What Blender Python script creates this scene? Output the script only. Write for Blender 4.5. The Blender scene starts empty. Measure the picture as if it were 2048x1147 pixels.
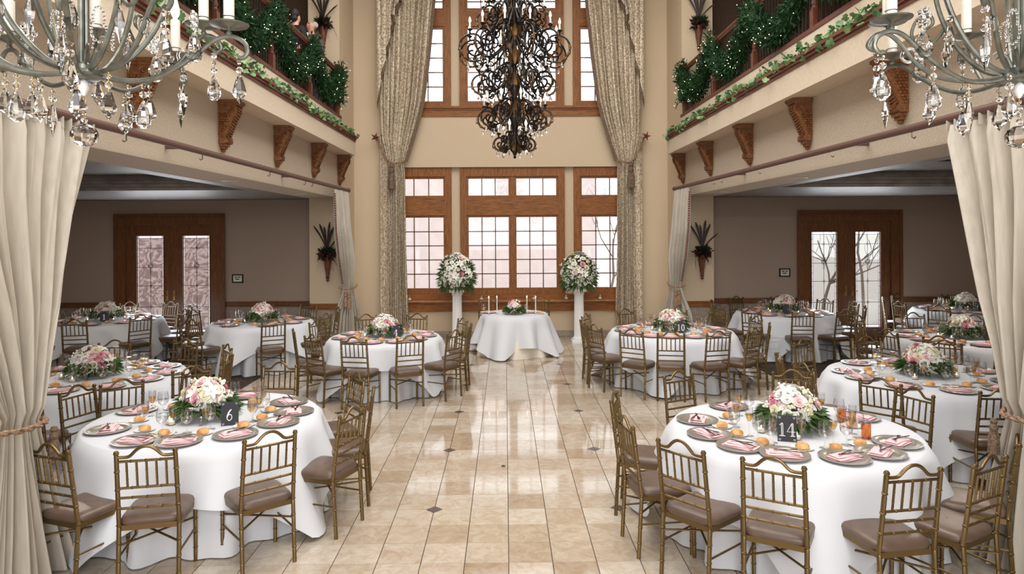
import bpy, math, random
import numpy as np
from mathutils import Vector, Matrix, Euler
PI = math.pi
random.seed(7)
scene = bpy.context.scene
COL = scene.collection

# ------------------------------------------------------------------ camera
cd = bpy.data.cameras.new('camera'); cam = bpy.data.objects.new('camera', cd); COL.objects.link(cam)
cd.sensor_fit = 'HORIZONTAL'; cd.sensor_width = 36.0
cd.lens = 1356.3 / 2048 * 36.0
cd.shift_y = -109.66 / 2048
cd.clip_start = 0.05; cd.clip_end = 200
cam.matrix_world = Matrix.Translation((0, 0, 2.287)) @ Matrix.Rotation(-0.01018, 4, 'Z') @ Matrix.Rotation(PI / 2, 4, 'X') @ Matrix.Rotation(-0.00586, 4, 'Z')
scene.camera = cam

# ------------------------------------------------------------------ world, exposure, large lights
scene.view_settings.view_transform = 'Standard'
scene.view_settings.look = 'None'
scene.view_settings.gamma = 1.0
scene.view_settings.use_curve_mapping = False
scene.view_settings.exposure = 0.14
W = bpy.data.worlds.new('sky'); scene.world = W; W.use_nodes = True
bg = W.node_tree.nodes['Background']; bg.inputs[0].default_value = (0.93, 0.96, 1.0, 1); bg.inputs[1].default_value = 1.9
scene.cycles.max_bounces = 8; scene.cycles.diffuse_bounces = 4; scene.cycles.glossy_bounces = 4
scene.cycles.transmission_bounces = 8; scene.cycles.transparent_max_bounces = 24
scene.cycles.caustics_reflective = False; scene.cycles.caustics_refractive = False
scene.cycles.sample_clamp_indirect = 4.0

def area(name, loc, rot, sx, sy, power, col=(1, 1, 1), spread=PI):
    l = bpy.data.lights.new(name, 'AREA'); l.shape = 'RECTANGLE'; l.size = sx; l.size_y = sy
    l.energy = power; l.color = col; l.spread = spread
    o = bpy.data.objects.new(name, l); COL.objects.link(o); o.location = loc; o.rotation_euler = rot
    return o
# daylight of the tall window wall and doors at the far end; front and overhead fills are added
for nm_, loc_, w_, h_ in (('upper_window_portal', (0.14, 15.12, 6.4), 5.4, 2.9), ('lower_window_portal', (0.14, 15.12, 2.3), 5.4, 2.9), ('left_door_portal', (-6.9, 14.5, 1.3), 2.2, 2.6), ('right_door_portal', (7.2, 14.5, 1.3), 2.2, 2.6)):
    area(nm_, loc_, (-PI / 2, 0, 0), w_, h_, 1).data.cycles.is_portal = True
for nm_, x_ in (('left', -6.9), ('right', 7.2)): area('daylight_door_' + nm_, (x_, 13.95, 1.3), (-PI / 2, 0, 0), 1.7, 2.0, 55, (.9, .95, 1.0))
area('front_fill', (0.14, -3.6, 4.2), (math.radians(80), 0, 0), 6.0, 5.0, 350, (0.97, 0.985, 1.0))  # fill lamp added behind the camera to light the hall from the front
area('overhead_fill', (0.14, 6.0, 8.3), (0, 0, 0), 5.5, 12.0, 860, (1, 0.98, 0.95))  # fill lamp added under the ceiling to brighten the middle of the hall

# ------------------------------------------------------------------ helpers
def lin(r, g, b):
    f = lambda c: (c / 255) / 12.92 if c / 255 <= .04045 else (((c / 255) + .055) / 1.055) ** 2.4
    return (f(r), f(g), f(b), 1)

class MB:
    def __init__(s): s.v = []; s.f = []
    def add(s, vs, fs, M=None):
        o = len(s.v)
        if M is not None: vs = [tuple(M @ Vector(p)) for p in vs]
        s.v += [tuple(p) for p in vs]; s.f += [tuple(i + o for i in q) for q in fs]
        return s
    def box(s, x0, x1, y0, y1, z0, z1, M=None):
        if x0 > x1: x0, x1 = x1, x0
        if y0 > y1: y0, y1 = y1, y0
        return s.add([(x0, y0, z0), (x1, y0, z0), (x1, y1, z0), (x0, y1, z0), (x0, y0, z1), (x1, y0, z1), (x1, y1, z1), (x0, y1, z1)],
                     [(3, 2, 1, 0), (4, 5, 6, 7), (0, 1, 5, 4), (1, 2, 6, 5), (2, 3, 7, 6), (3, 0, 4, 7)], M)
    def tube(s, path, rad, n=8, closed=False, M=None):
        P = [Vector(p) for p in path]; m = len(P)
        R = rad if isinstance(rad, (list, tuple)) else [rad] * m
        vs = []; fs = []; up = None
        for i in range(m):
            a = P[(i - 1) % m] if (closed or i > 0) else P[i]
            b = P[(i + 1) % m] if (closed or i < m - 1) else P[i]
            t = (b - a)
            t = t.normalized() if t.length > 1e-9 else Vector((0, 0, 1))
            if up is None:
                up = Vector((0, 0, 1)) if abs(t.z) < .9 else Vector((1, 0, 0))
            u = (up - t * up.dot(t))
            u = u.normalized() if u.length > 1e-6 else t.orthogonal().normalized()
            up = u; w = t.cross(u)
            for k in range(n):
                an = 2 * PI * k / n
                vs.append(P[i] + (u * math.cos(an) + w * math.sin(an)) * R[i])
        q = m if closed else m - 1
        for i in range(q):
            for k in range(n):
                j = (i + 1) % m; l = (k + 1) % n
                fs.append((i * n + k, i * n + l, j * n + l, j * n + k))
        if not closed:
            fs.append(tuple(range(n - 1, -1, -1))); fs.append(tuple((m - 1) * n + k for k in range(n)))
        return s.add(vs, fs, M)
    def lathe(s, prof, n=16, M=None, star=0, starn=6):
        vs = []; fs = []; m = len(prof)
        for r, z in prof:
            for k in range(n):
                an = 2 * PI * k / n; rr = r * (1 + star * math.cos(starn * an))
                vs.append((rr * math.cos(an), rr * math.sin(an), z))
        for i in range(m - 1):
            for k in range(n):
                l = (k + 1) % n
                fs.append((i * n + k, i * n + l, (i + 1) * n + l, (i + 1) * n + k))
        if prof[0][0] > 1e-6: fs.append(tuple(range(n - 1, -1, -1)))
        if prof[-1][0] > 1e-6: fs.append(tuple((m - 1) * n + k for k in range(n)))
        return s.add(vs, fs, M)
    def ell(s, c, r, n=10, m=6, M=None):
        r = (r, r, r) if not isinstance(r, (tuple, list)) else r
        vs = [(c[0], c[1], c[2] - r[2])]; fs = []
        for i in range(1, m):
            a = PI * i / m - PI / 2
            for k in range(n):
                b = 2 * PI * k / n
                vs.append((c[0] + r[0] * math.cos(a) * math.cos(b), c[1] + r[1] * math.cos(a) * math.sin(b), c[2] + r[2] * math.sin(a)))
        vs.append((c[0], c[1], c[2] + r[2])); e = len(vs) - 1
        for k in range(n):
            l = (k + 1) % n
            fs.append((0, 1 + l, 1 + k)); fs.append((e, e - n + k, e - n + l))
            for i in range(m - 2): fs.append((1 + i * n + k, 1 + i * n + l, 1 + (i + 1) * n + l, 1 + (i + 1) * n + k))
        return s.add(vs, fs, M)
    def prism(s, poly, a0, a1, axes='xz', M=None):
        # poly in two axes, extruded along the third
        def p3(p, a):
            return {'xz': (p[0], a, p[1]), 'yz': (a, p[0], p[1]), 'xy': (p[0], p[1], a)}[axes]
        n = len(poly)
        vs = [p3(p, a0) for p in poly] + [p3(p, a1) for p in poly]
        fs = [tuple(range(n)), tuple(range(2 * n - 1, n - 1, -1))] + [(i, i + n, (i + 1) % n + n, (i + 1) % n) for i in range(n)]
        return s.add(vs, fs, M)
    def grid(s, pts, M=None, close=False):
        m = len(pts); n = len(pts[0]); vs = [p for r in pts for p in r]; fs = []
        for i in range(m - 1):
            for k in range(n if close else n - 1):
                l = (k + 1) % n
                fs.append((i * n + k, i * n + l, (i + 1) * n + l, (i + 1) * n + k))
        return s.add(vs, fs, M)
    def mesh(s, name, mat, smooth=40, fix=True):
        me = bpy.data.meshes.new(name); me.from_pydata(s.v, [], s.f)
        if fix:
            import bmesh
            bm = bmesh.new(); bm.from_mesh(me); bmesh.ops.recalc_face_normals(bm, faces=bm.faces); bm.to_mesh(me); bm.free()
        if smooth:
            me.shade_smooth()
            if smooth < 180: me.set_sharp_from_angle(angle=math.radians(smooth))
        if mat: me.materials.append(MAT[mat] if isinstance(mat, str) else mat)
        return me
    def build(s, name, mat, parent=None, smooth=40, fix=True, **kw):
        return obj(name, s.mesh(name, mat, smooth, fix), parent, **kw)

def obj(name, me, parent=None, loc=None, rot=None, scale=None, kind=None, label=None, cat=None, group=None, M=None):
    o = bpy.data.objects.new(name, me); COL.objects.link(o)
    if parent: o.parent = parent
    if M is not None: o.matrix_basis = M
    if loc: o.location = loc
    if rot: o.rotation_euler = rot
    if scale: o.scale = scale if isinstance(scale, (tuple, list)) else (scale,) * 3
    if kind: o['kind'] = kind
    if label: o['label'] = label
    if cat: o['category'] = cat
    if group: o['group'] = group
    return o
def thing(name, label, cat, loc=(0, 0, 0), rz=0, group=None):
    return obj(name, None, loc=loc, rot=(0, 0, rz), label=label, cat=cat, group=group)
KIDS = {}
def copy_tree(o, parent=None):
    c = o.copy(); COL.objects.link(c); c.parent = parent
    ch = KIDS.get(o.name)
    if ch is None: ch = KIDS[o.name] = list(o.children)
    for k in ch: copy_tree(k, c)
    return c
def struct(name, mb, mat, parent=None, smooth=30): return mb.build(name, mat, parent, smooth, kind='structure' if parent is None else None)
def bez(p0, p1, p2, p3, n=10):
    out = []
    for i in range(n + 1):
        t = i / n; a = (1 - t) ** 3; b = 3 * t * (1 - t) ** 2; c = 3 * t * t * (1 - t); d = t ** 3
        out.append(tuple(a * p0[k] + b * p1[k] + c * p2[k] + d * p3[k] for k in range(len(p0))))
    return out
def smoothpath(pts, sub=5):
    P = [Vector(p) for p in pts]; out = []
    for i in range(len(P) - 1):
        p0 = P[max(i - 1, 0)]; p1 = P[i]; p2 = P[i + 1]; p3 = P[min(i + 2, len(P) - 1)]
        for k in range(sub):
            t = k / sub
            out.append(tuple(.5 * ((2 * p1) + (p2 - p0) * t + (2 * p0 - 5 * p1 + 4 * p2 - p3) * t * t + (3 * p1 - p0 - 3 * p2 + p3) * t ** 3)))
    out.append(tuple(P[-1])); return out
def interp(x, xs, ys):
    return float(np.interp(x, xs, ys))

# ------------------------------------------------------------------ materials
MAT = {}
def mat(name, col, rough=.5, metal=0.0, spec=.5, **k):
    m = bpy.data.materials.new(name); m.use_nodes = True; nt = m.node_tree; p = nt.nodes['Principled BSDF']
    p.inputs['Base Color'].default_value = col if len(col) == 4 else (*col, 1)
    p.inputs['Roughness'].default_value = rough; p.inputs['Metallic'].default_value = metal
    p.inputs['Specular IOR Level'].default_value = spec
    if k.get('emit'):
        p.inputs['Emission Color'].default_value = k['emit']; p.inputs['Emission Strength'].default_value = k.get('es', 1)
    if k.get('trans'): p.inputs['Transmission Weight'].default_value = k['trans']; p.inputs['IOR'].default_value = k.get('ior', 1.5)
    if k.get('sheen'): p.inputs['Sheen Weight'].default_value = k['sheen']
    if k.get('coat'): p.inputs['Coat Weight'].default_value = k['coat']; p.inputs['Coat Roughness'].default_value = k.get('cr', .05)
    if k.get('sss'): p.inputs['Subsurface Weight'].default_value = k['sss']; p.inputs['Subsurface Radius'].default_value = (.02, .015, .01)
    MAT[name] = m; return m
def nodes(m): return m.node_tree.nodes, m.node_tree.links, m.node_tree.nodes['Principled BSDF']
def noise_col(name, c1, c2, scale=20, detail=4, dist=0., stretch=None, coord='Object', bump=0, bscale=None, rough=.5, lo=.35, hi=.65, **k):
    m = mat(name, c1, rough, **k); N, L, p = nodes(m)
    tc = N.new('ShaderNodeTexCoord'); mp = N.new('ShaderNodeMapping'); L.new(tc.outputs[coord], mp.inputs[0])
    if stretch: mp.inputs['Scale'].default_value = stretch
    n = N.new('ShaderNodeTexNoise'); n.inputs['Scale'].default_value = scale; n.inputs['Detail'].default_value = detail; n.inputs['Distortion'].default_value = dist
    L.new(mp.outputs[0], n.inputs['Vector'])
    r = N.new('ShaderNodeValToRGB'); r.color_ramp.elements[0].color = c1; r.color_ramp.elements[1].color = c2
    r.color_ramp.elements[0].position = lo; r.color_ramp.elements[1].position = hi
    L.new(n.outputs['Fac'], r.inputs[0]); L.new(r.outputs[0], p.inputs['Base Color'])
    if bump:
        b = N.new('ShaderNodeBump'); b.inputs['Strength'].default_value = bump; b.inputs['Distance'].default_value = .003
        if bscale:
            n2 = N.new('ShaderNodeTexNoise'); n2.inputs['Scale'].default_value = bscale; n2.inputs['Detail'].default_value = 3; L.new(mp.outputs[0], n2.inputs['Vector'])
            L.new(n2.outputs['Fac'], b.inputs['Height'])
        else: L.new(n.outputs['Fac'], b.inputs['Height'])
        L.new(b.outputs[0], p.inputs['Normal'])
    return m

noise_col('wall', lin(203, 182, 154), lin(213, 193, 166), 60, bump=.25, bscale=150, rough=.8, spec=.2)
noise_col('wallpaper', lin(181, 165, 146), lin(201, 186, 166), 90, bump=.35, bscale=110, rough=.8, spec=.2)
noise_col('fascia', lin(207, 190, 168), lin(214, 198, 177), 30, rough=.75, spec=.2)
noise_col('taupe', lin(166, 146, 131), lin(180, 161, 146), 90, bump=.4, bscale=110, rough=.85, spec=.15)
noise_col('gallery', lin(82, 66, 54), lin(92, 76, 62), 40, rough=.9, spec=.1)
noise_col('wainscot', lin(150, 136, 122), lin(168, 154, 138), 25, rough=.6, spec=.3)
noise_col('basetile', lin(150, 138, 122), lin(170, 156, 138), 12, rough=.4)
mat('ceiling', lin(200, 195, 188), .8, spec=.2)
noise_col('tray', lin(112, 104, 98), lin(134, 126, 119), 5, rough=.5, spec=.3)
def wood(name, c1, c2, rough=.35, st=(4, 4, .5), coat=.2, spec=.5):
    m = noise_col(name, c1, c2, 9, 6, 1.2, st, rough=rough, bump=.15, coat=coat, spec=spec); return m
wood('oak_v', lin(112, 66, 27), lin(156, 98, 45), st=(6, 6, .5), rough=.45, coat=0, spec=.3)
wood('oak_h', lin(112, 66, 27), lin(156, 98, 45), st=(.5, 6, 6), rough=.45, coat=0, spec=.3)
wood('oak_y', lin(120, 70, 38), lin(150, 94, 54), st=(6, .5, 6))
wood('darkoak', lin(92, 54, 26), lin(128, 80, 42), st=(6, 6, .5))
wood('mahogany', lin(84, 44, 28), lin(122, 68, 44), rough=.5, st=(6, .4, 6), coat=0)
wood('carved', lin(94, 55, 26), lin(136, 86, 42), rough=.55, st=(3, 3, 3), coat=0)
wood('sill', lin(150, 98, 58), lin(186, 132, 86), st=(.5, 6, 6), rough=.22, coat=.4)  # glossy oak, made paler to paint in the highlight along the sill
mat('rodwood', lin(96, 66, 56), .42)
# floor tile: tone per tile from its place in the grid, veins from noise
TX, TY, T = -0.598, 5.612, 0.305
def tilemat():
    m = mat('tile', lin(216, 197, 168), .07, spec=.55); N, L, p = nodes(m)
    g = N.new('ShaderNodeNewGeometry'); a = N.new('ShaderNodeVectorMath'); a.operation = 'SUBTRACT'; a.inputs[1].default_value = (TX, TY, 0)
    d = N.new('ShaderNodeVectorMath'); d.operation = 'SCALE'; d.inputs['Scale'].default_value = 1 / T
    fl = N.new('ShaderNodeVectorMath'); fl.operation = 'FLOOR'; wn = N.new('ShaderNodeTexWhiteNoise'); wn.noise_dimensions = '2D'
    L.new(g.outputs['Position'], a.inputs[0]); L.new(a.outputs[0], d.inputs[0]); L.new(d.outputs[0], fl.inputs[0]); L.new(fl.outputs[0], wn.inputs['Vector'])
    r = N.new('ShaderNodeValToRGB'); e = r.color_ramp.elements
    e[0].position = 0; e[0].color = lin(178, 161, 140); e[1].position = 1; e[1].color = lin(208, 199, 186)
    x = e.new(.25); x.color = lin(190, 176, 158); x = e.new(.6); x.color = lin(199, 188, 172)
    L.new(wn.outputs['Value'], r.inputs[0])
    ad = N.new('ShaderNodeVectorMath'); ad.operation = 'MULTIPLY_ADD'; ad.inputs[1].default_value = (9, 9, 9)
    L.new(wn.outputs['Color'], ad.inputs[0]); L.new(g.outputs['Position'], ad.inputs[2])
    n = N.new('ShaderNodeTexNoise'); n.inputs['Scale'].default_value = 9; n.inputs['Detail'].default_value = 9; n.inputs['Roughness'].default_value = .72; n.inputs['Distortion'].default_value = 1.0
    L.new(ad.outputs[0], n.inputs['Vector'])
    r2 = N.new('ShaderNodeValToRGB'); r2.color_ramp.elements[0].position = .3; r2.color_ramp.elements[0].color = lin(226, 210, 194); r2.color_ramp.elements[1].position = .62; r2.color_ramp.elements[1].color = (1, 1, 1, 1)
    L.new(n.outputs['Fac'], r2.inputs[0])
    mx = N.new('ShaderNodeMix'); mx.data_type = 'RGBA'; mx.blend_type = 'MULTIPLY'; mx.inputs[0].default_value = 1
    L.new(r.outputs[0], mx.inputs[6]); L.new(r2.outputs[0], mx.inputs[7]); L.new(mx.outputs[2], p.inputs['Base Color'])
tilemat()
mat('grout', lin(66, 56, 48), .8)
noise_col('slate', lin(74, 62, 56), lin(104, 90, 82), 30, rough=.15)
noise_col('carpet', lin(52, 45, 42), lin(92, 80, 72), 22, 5, .5, rough=.95, spec=.05, bump=.6, bscale=300)
mat('gold', lin(118, 97, 62), .36, .75)
noise_col('leather', lin(94, 76, 64), lin(106, 86, 73), 12, rough=.36, bump=.1, bscale=300)
mat('linen', lin(218, 220, 225), .85, spec=.15, sheen=.1)
mat('ivory_linen', lin(235, 226, 210), .85, spec=.15)
mat('silver', lin(196, 190, 180), .3, .7)
mat('steel', lin(120, 116, 112), .25, 1.0)
mat('pink', lin(242, 202, 206), .8, spec=.2)
mat('china', lin(246, 244, 240), .12)
noise_col('crust', lin(196, 126, 60), lin(236, 192, 132), 14, rough=.5)
mat('wax', lin(248, 240, 224), .5, sss=.2)
mat('flame', (1, .8, .4), .5, emit=(1, .72, .35, 1), es=12)
mat('bulb', (1, .95, .85), .3, emit=(1, .88, .68, 1), es=3.0)
mat('fairy', (1, .9, .6), .3, emit=(1, .86, .55, 1), es=6)
mat('petal_white', lin(248, 245, 236), .7, spec=.2)
mat('petal_cream', lin(240, 234, 206), .7, spec=.2)
mat('petal_blush', lin(244, 214, 212), .7, spec=.2)
mat('petal_pink', lin(226, 158, 170), .7, spec=.2)
mat('petal_dark', lin(70, 32, 30), .7, spec=.2)
noise_col('leaf', lin(34, 62, 26), lin(84, 116, 54), 14, rough=.5, spec=.35)
noise_col('leaf_dark', lin(24, 34, 22), lin(44, 56, 34), 14, rough=.6, spec=.2)
noise_col('pine', lin(20, 46, 26), lin(44, 78, 40), 9, rough=.65, spec=.2)
noise_col('ivy', lin(34, 92, 60), lin(128, 160, 96), 9, rough=.4, spec=.4)
mat('plume', lin(40, 26, 22), .6)
mat('iron', lin(44, 36, 32), .35, .6)
mat('goldleaf', lin(108, 76, 38), .4, .7)
noise_col('pewter', lin(104, 105, 96), lin(134, 135, 125), 30, rough=.35, metal=.7)
mat('crystal', (1, 1, 1), .0, trans=1, ior=1.55)
mat('card', lin(44, 44, 48), .6)
mat('chalk', lin(246, 246, 250), .6, emit=(1, 1, 1, 1), es=0.0)
mat('white_paint', lin(240, 240, 240), .5)
mat('paper', lin(222, 220, 208), .7)
mat('ink', lin(50, 48, 46), .7)
mat('black_frame', lin(36, 28, 22), .4)
mat('skin', lin(222, 168, 140), .5, sss=.1)
mat('suit', lin(88, 80, 78), .8)
mat('shirt', lin(240, 238, 236), .8)
mat('red_cloth', lin(190, 30, 46), .7)
mat('black_cloth', lin(30, 26, 28), .8)
mat('grey_hair', lin(190, 186, 178), .7)
mat('dark_hair', lin(36, 24, 20), .6)
mat('brass', lin(180, 140, 80), .3, .9)
mat('lead', lin(48, 44, 44), .4, .6)
mat('lamp_trim', lin(236, 232, 224), .5)
mat('downlight', (1, .9, .75), .5, emit=(1, .85, .6, 1), es=5)
noise_col('curtain', lin(182, 173, 159), lin(194, 185, 171), 4, stretch=(8, 8, 1), rough=.5, spec=.35, sheen=.3)
noise_col('jacquard', lin(166, 146, 120), lin(234, 222, 200), 30, 3, .6, lo=.42, hi=.56, rough=.6, spec=.3)
noise_col('fringe', lin(84, 66, 52), lin(128, 106, 84), 60, rough=.8)
noise_col('cord', lin(108, 78, 64), lin(170, 140, 110), 60, rough=.7)
mat('bead_trim', lin(120, 62, 52), .6)
noise_col('stucco', lin(236, 222, 220), lin(244, 232, 230), 3, rough=.9)
mat('concrete', lin(214, 208, 204), .9)
mat('bark', lin(150, 138, 132), .9)
def glassmat(name, tint=(1, 1, 1, 1), refl=1.0, swirl=False):
    m = bpy.data.materials.new(name); m.use_nodes = True; N = m.node_tree.nodes; L = m.node_tree.links
    N.remove(N['Principled BSDF']); out = N['Material Output']
    t = N.new('ShaderNodeBsdfTransparent'); t.inputs[0].default_value = tint
    g = N.new('ShaderNodeBsdfGlossy'); g.inputs['Roughness'].default_value = .02
    f = N.new('ShaderNodeLayerWeight'); f.inputs[0].default_value = .5
    pw = N.new('ShaderNodeMath'); pw.operation = 'POWER'; pw.inputs[1].default_value = 4.0
    mu = N.new('ShaderNodeMath'); mu.operation = 'MULTIPLY_ADD'; mu.inputs[1].default_value = .8 * refl; mu.inputs[2].default_value = .05 * refl
    mx = N.new('ShaderNodeMixShader'); L.new(f.outputs['Facing'], pw.inputs[0]); L.new(pw.outputs[0], mu.inputs[0]); L.new(mu.outputs[0], mx.inputs[0])
    L.new(t.outputs[0], mx.inputs[1]); L.new(g.outputs[0], mx.inputs[2]); L.new(mx.outputs[0], out.inputs[0])
    if swirl:
        tc = N.new('ShaderNodeTexCoord'); w = N.new('ShaderNodeTexNoise'); w.inputs['Scale'].default_value = 2.2; w.inputs['Distortion'].default_value = 6; w.inputs['Detail'].default_value = 1
        r = N.new('ShaderNodeValToRGB'); r.color_ramp.elements[0].color = (.50, .44, .43, 1); r.color_ramp.elements[1].color = (.68, .635, .62, 1)
        r.color_ramp.elements[0].position = .42; r.color_ramp.elements[1].position = .58
        L.new(tc.outputs['Object'], w.inputs['Vector']); L.new(w.outputs['Fac'], r.inputs[0]); L.new(r.outputs[0], t.inputs[0])
    MAT[name] = m
glassmat('pane_glass', (.98, .98, .98, 1))
glassmat('door_glass', (.72, .71, .68, 1), swirl=False)
glassmat('swirl_glass', swirl=True)
glassmat('glassware', (.985, .985, .985, 1), 1.2)
glassmat('champagne', (.93, .74, .36, 1), .6)
glassmat('tea', (.90, .46, .12, 1), .6)

# ------------------------------------------------------------------ the setting
XC = 0.14
YW, YP, YD = 14.80, 13.55, 14.10      # window wall, pier face, side-room end wall
def sx(s, d): return XC + s * d
SIDE = {-1: 'left', 1: 'right'}
DI, DO, DF, DR, DD = 3.42, 4.04, 3.11, 3.36, 3.24   # from the hall axis: beam face, pier outer face, balcony face, balustrade, rod

# floor: a bed with single tiles on it
fb = MB(); fb.box(sx(-1, DO), sx(1, DO), -4.2, YW + .2, -.08, -.004)
floor = struct('floor', fb, 'grout')
gx, gy = .0030, .0013
def is_d(i, j): return i % 5 == 0 and j % 5 == 0
def tile_poly(i, j, x0=0.0, y0=0.0):
    c = .067; P = []
    xa, xb, ya, yb = x0 + gx, x0 + T - gx, y0 + gy, y0 + T - gy
    for (ci, cj, corner) in ((i, j, (xa, ya)), (i + 1, j, (xb, ya)), (i + 1, j + 1, (xb, yb)), (i, j + 1, (xa, yb))):
        if is_d(ci, cj):
            k = ((i, j), (i + 1, j), (i + 1, j + 1), (i, j + 1)).index((ci, cj))
            pa = [(corner[0], corner[1] + c), (corner[0] - c, corner[1]), (corner[0], corner[1] - c), (corner[0] + c, corner[1])][k]
            pb = [(corner[0] + c, corner[1]), (corner[0], corner[1] + c), (corner[0] - c, corner[1]), (corner[0], corner[1] - c)][k]
            P += [pa, pb]
        else: P.append(corner)
    return P
tiles = []
for i in range(-11, 16):
    for j in range(-30, 31):
        x = TX + i * T; y = TY + j * T
        if x < sx(-1, DO) - .15 or x + T > sx(1, DO) + .15 or y + T > YW + .05: continue
        tiles.append((math.hypot(x, y - 0.0) if y > 4.2 and abs(x - .1) < .62 * (y + .4) else 1e3 + abs(y), i, j, x, y))
tiles.sort()
TM = {}; rest = MB()
for q, (d, i, j, x, y) in enumerate(tiles):
    if q < 290 and d < 900:
        key = tuple(is_d(*c) for c in ((i, j), (i + 1, j), (i + 1, j + 1), (i, j + 1)))
        if key not in TM:
            TM[key] = MB().prism(tile_poly(i, j), -.012, 0.0, 'xy').mesh('tile', 'tile', 0)
        obj('tile', TM[key], floor, loc=(x, y, 0))
    else: rest.prism(tile_poly(i, j, x, y), -.012, 0.0, 'xy')
rest.build('tile_field', 'tile', floor, 0, kind='stuff')
dm = MB().prism([(-.065, 0), (0, -.065), (.065, 0), (0, .065)], -.012, 0, 'xy').mesh('diamond_tile', 'slate', 0)
for i in range(-10, 16, 5):
    for j in range(-25, 31, 5): obj('diamond_tile', dm, floor, loc=(TX + i * T, TY + j * T, 0))
for s in (-1, 1):
    struct('floor_carpet_' + SIDE[s], MB().box(sx(s, DO), sx(s, 10.6), .5, YD + .2, -.08, .004), 'carpet')

# end wall with the tall windows
wl, wr = -2.55, 2.83                 # window bay
w = MB()
w.box(sx(-1, DI), wl, YW, YW + .3, 0, 8.6); w.box(wr, sx(1, DI), YW, YW + .3, 0, 8.6)
w.box(wl, wr, YW, YW + .3, 0, .60); w.box(wl, wr, YW, YW + .3, 3.71, 4.86); w.box(wl, wr, YW, YW + .3, 7.75, 8.6)
wall_back = struct('wall_back', w, 'wall')
wb = MB(); wb.box(sx(-1, DI), sx(1, DI), YW - .02, YW, 0, .14); struct('baseboard_back', wb, 'basetile')
FR = [(-2.50, -1.17), (-0.98, 1.31), (1.51, 2.80)]     # outer frame spans of the three bays
st = MB()
for a, b in ((wl, -2.50), (-1.17, -.98), (1.31, 1.51), (2.80, wr)):
    st.box(a, b, YW + .12, YW + .3, .60, 3.71); st.box(a, b, YW + .12, YW + .3, 4.86, 7.75)
st.build('pier_strip', 'wall', wall_back, 30)

def window(name, x0, x1, z0, zr0, zr1, z1, sashes, vis=None):
    # outer frame x0..x1, z0..z1; lower lights below the rail zr0..zr1, transom above
    w = MB(); cw = .135; y0, y1 = YW + .05, YW + .2
    w.box(x0, x0 + cw, y0, y1, z0, z1); w.box(x1 - cw, x1, y0, y1, z0, z1)
    w.box(x0 + cw, x1 - cw, y0, y1, z1 - .2, z1); w.box(x0 + cw, x1 - cw, y0, y1, z0, z0 + .1)
    root = w.build(name, 'oak_v', None, 30, kind='structure')
    MB().box(x0 + cw, x1 - cw, y0 + .01, y1, zr0, zr1).build('rail', 'oak_h', root, 30)
    ix0, ix1 = x0 + cw, x1 - cw; mw = .08
    spans = [(ix0, ix1)] if sashes == 1 else [(ix0, (ix0 + ix1) / 2 - mw / 2), ((ix0 + ix1) / 2 + mw / 2, ix1)]
    if sashes == 2:
        MB().box(spans[0][1], spans[1][0], y0 + .015, y1, z0 + .1, zr0).build('mullion', 'oak_v', root, 30)
        MB().box(spans[0][1], spans[1][0], y0 + .015, y1, zr1, z1 - .2).build('mullion', 'oak_v', root, 30)
    for a, b in spans:
        for zz0, zz1, rows in ((z0 + .1, zr0, 5), (zr1, z1 - .2, 1 if z1 < 5 else 2)):
            sw = .045; ya, yb = y0 + .04, y1 - .02
            m = MB(); m.box(a, a + sw, ya, yb, zz0, zz1); m.box(b - sw, b, ya, yb, zz0, zz1); m.box(a + sw, b - sw, ya, yb, zz0, zz0 + sw); m.box(a + sw, b - sw, ya, yb, zz1 - sw, zz1)
            m.build('sash', 'oak_v', root, 30)
            ga, gb, gc, gd = a + sw, b - sw, zz0 + sw, zz1 - sw
            cols = 3; pw = (gb - ga) / cols; ph = (gd - gc) / rows; yg = YW + .13
            for c in range(1, cols): MB().box(ga + c * pw - .012, ga + c * pw + .012, yg - .012, yg + .012, gc, gd).build('muntin', 'darkoak', root, 0)
            for r in range(1, rows): MB().box(ga, gb, yg - .012, yg + .012, gc + r * ph - .012, gc + r * ph + .012).build('muntin', 'darkoak', root, 0)
            key = (round(pw, 4), round(ph, 4))
            if key not in PANE: PANE[key] = MB().box(0, pw, -.003, .003, 0, ph).mesh('pane', 'pane_glass', 0)
            for c in range(cols):
                for r in range(rows): obj('pane', PANE[key], root, loc=(ga + c * pw, yg, gc + r * ph))
PANE = {}
n = 0
for (a, b), sa in zip(FR, (1, 2, 1)):
    n += 1; window('window_%d' % n, a, b, .92, 2.66, 3.05, 3.71, sa)
for (a, b), sa in zip(FR, (1, 2, 1)):
    n += 1; window('window_%d' % n, a, b, 5.02, 6.80, 7.16, 7.75, sa)
# sills
m = MB(); m.box(wl, wr, YW - .06, YW + .2, .57, .745); m.box(wl, wr, YW + .0, YW + .2, .815, .93)
t1 = struct('trim_1', m, 'oak_h')
MB().box(wl - .03, wr + .03, YW - .14, YW + .22, .78, .815).build('sill_board', 'sill', t1, 30); MB().box(wl - .03, wr + .03, YW - .09, YW + .2, .745, .78).build('sill_moulding', 'oak_h', t1, 30)
m = MB(); m.box(wl - .03, wr + .03, YW - .08, YW + .2, 4.985, 5.03); m.box(wl - .02, wr + .02, YW - .05, YW + .2, 4.95, 4.985); m.box(wl, wr, YW - .03, YW + .2, 4.81, 4.95)
struct('trim_2', m, 'oak_h')

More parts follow.
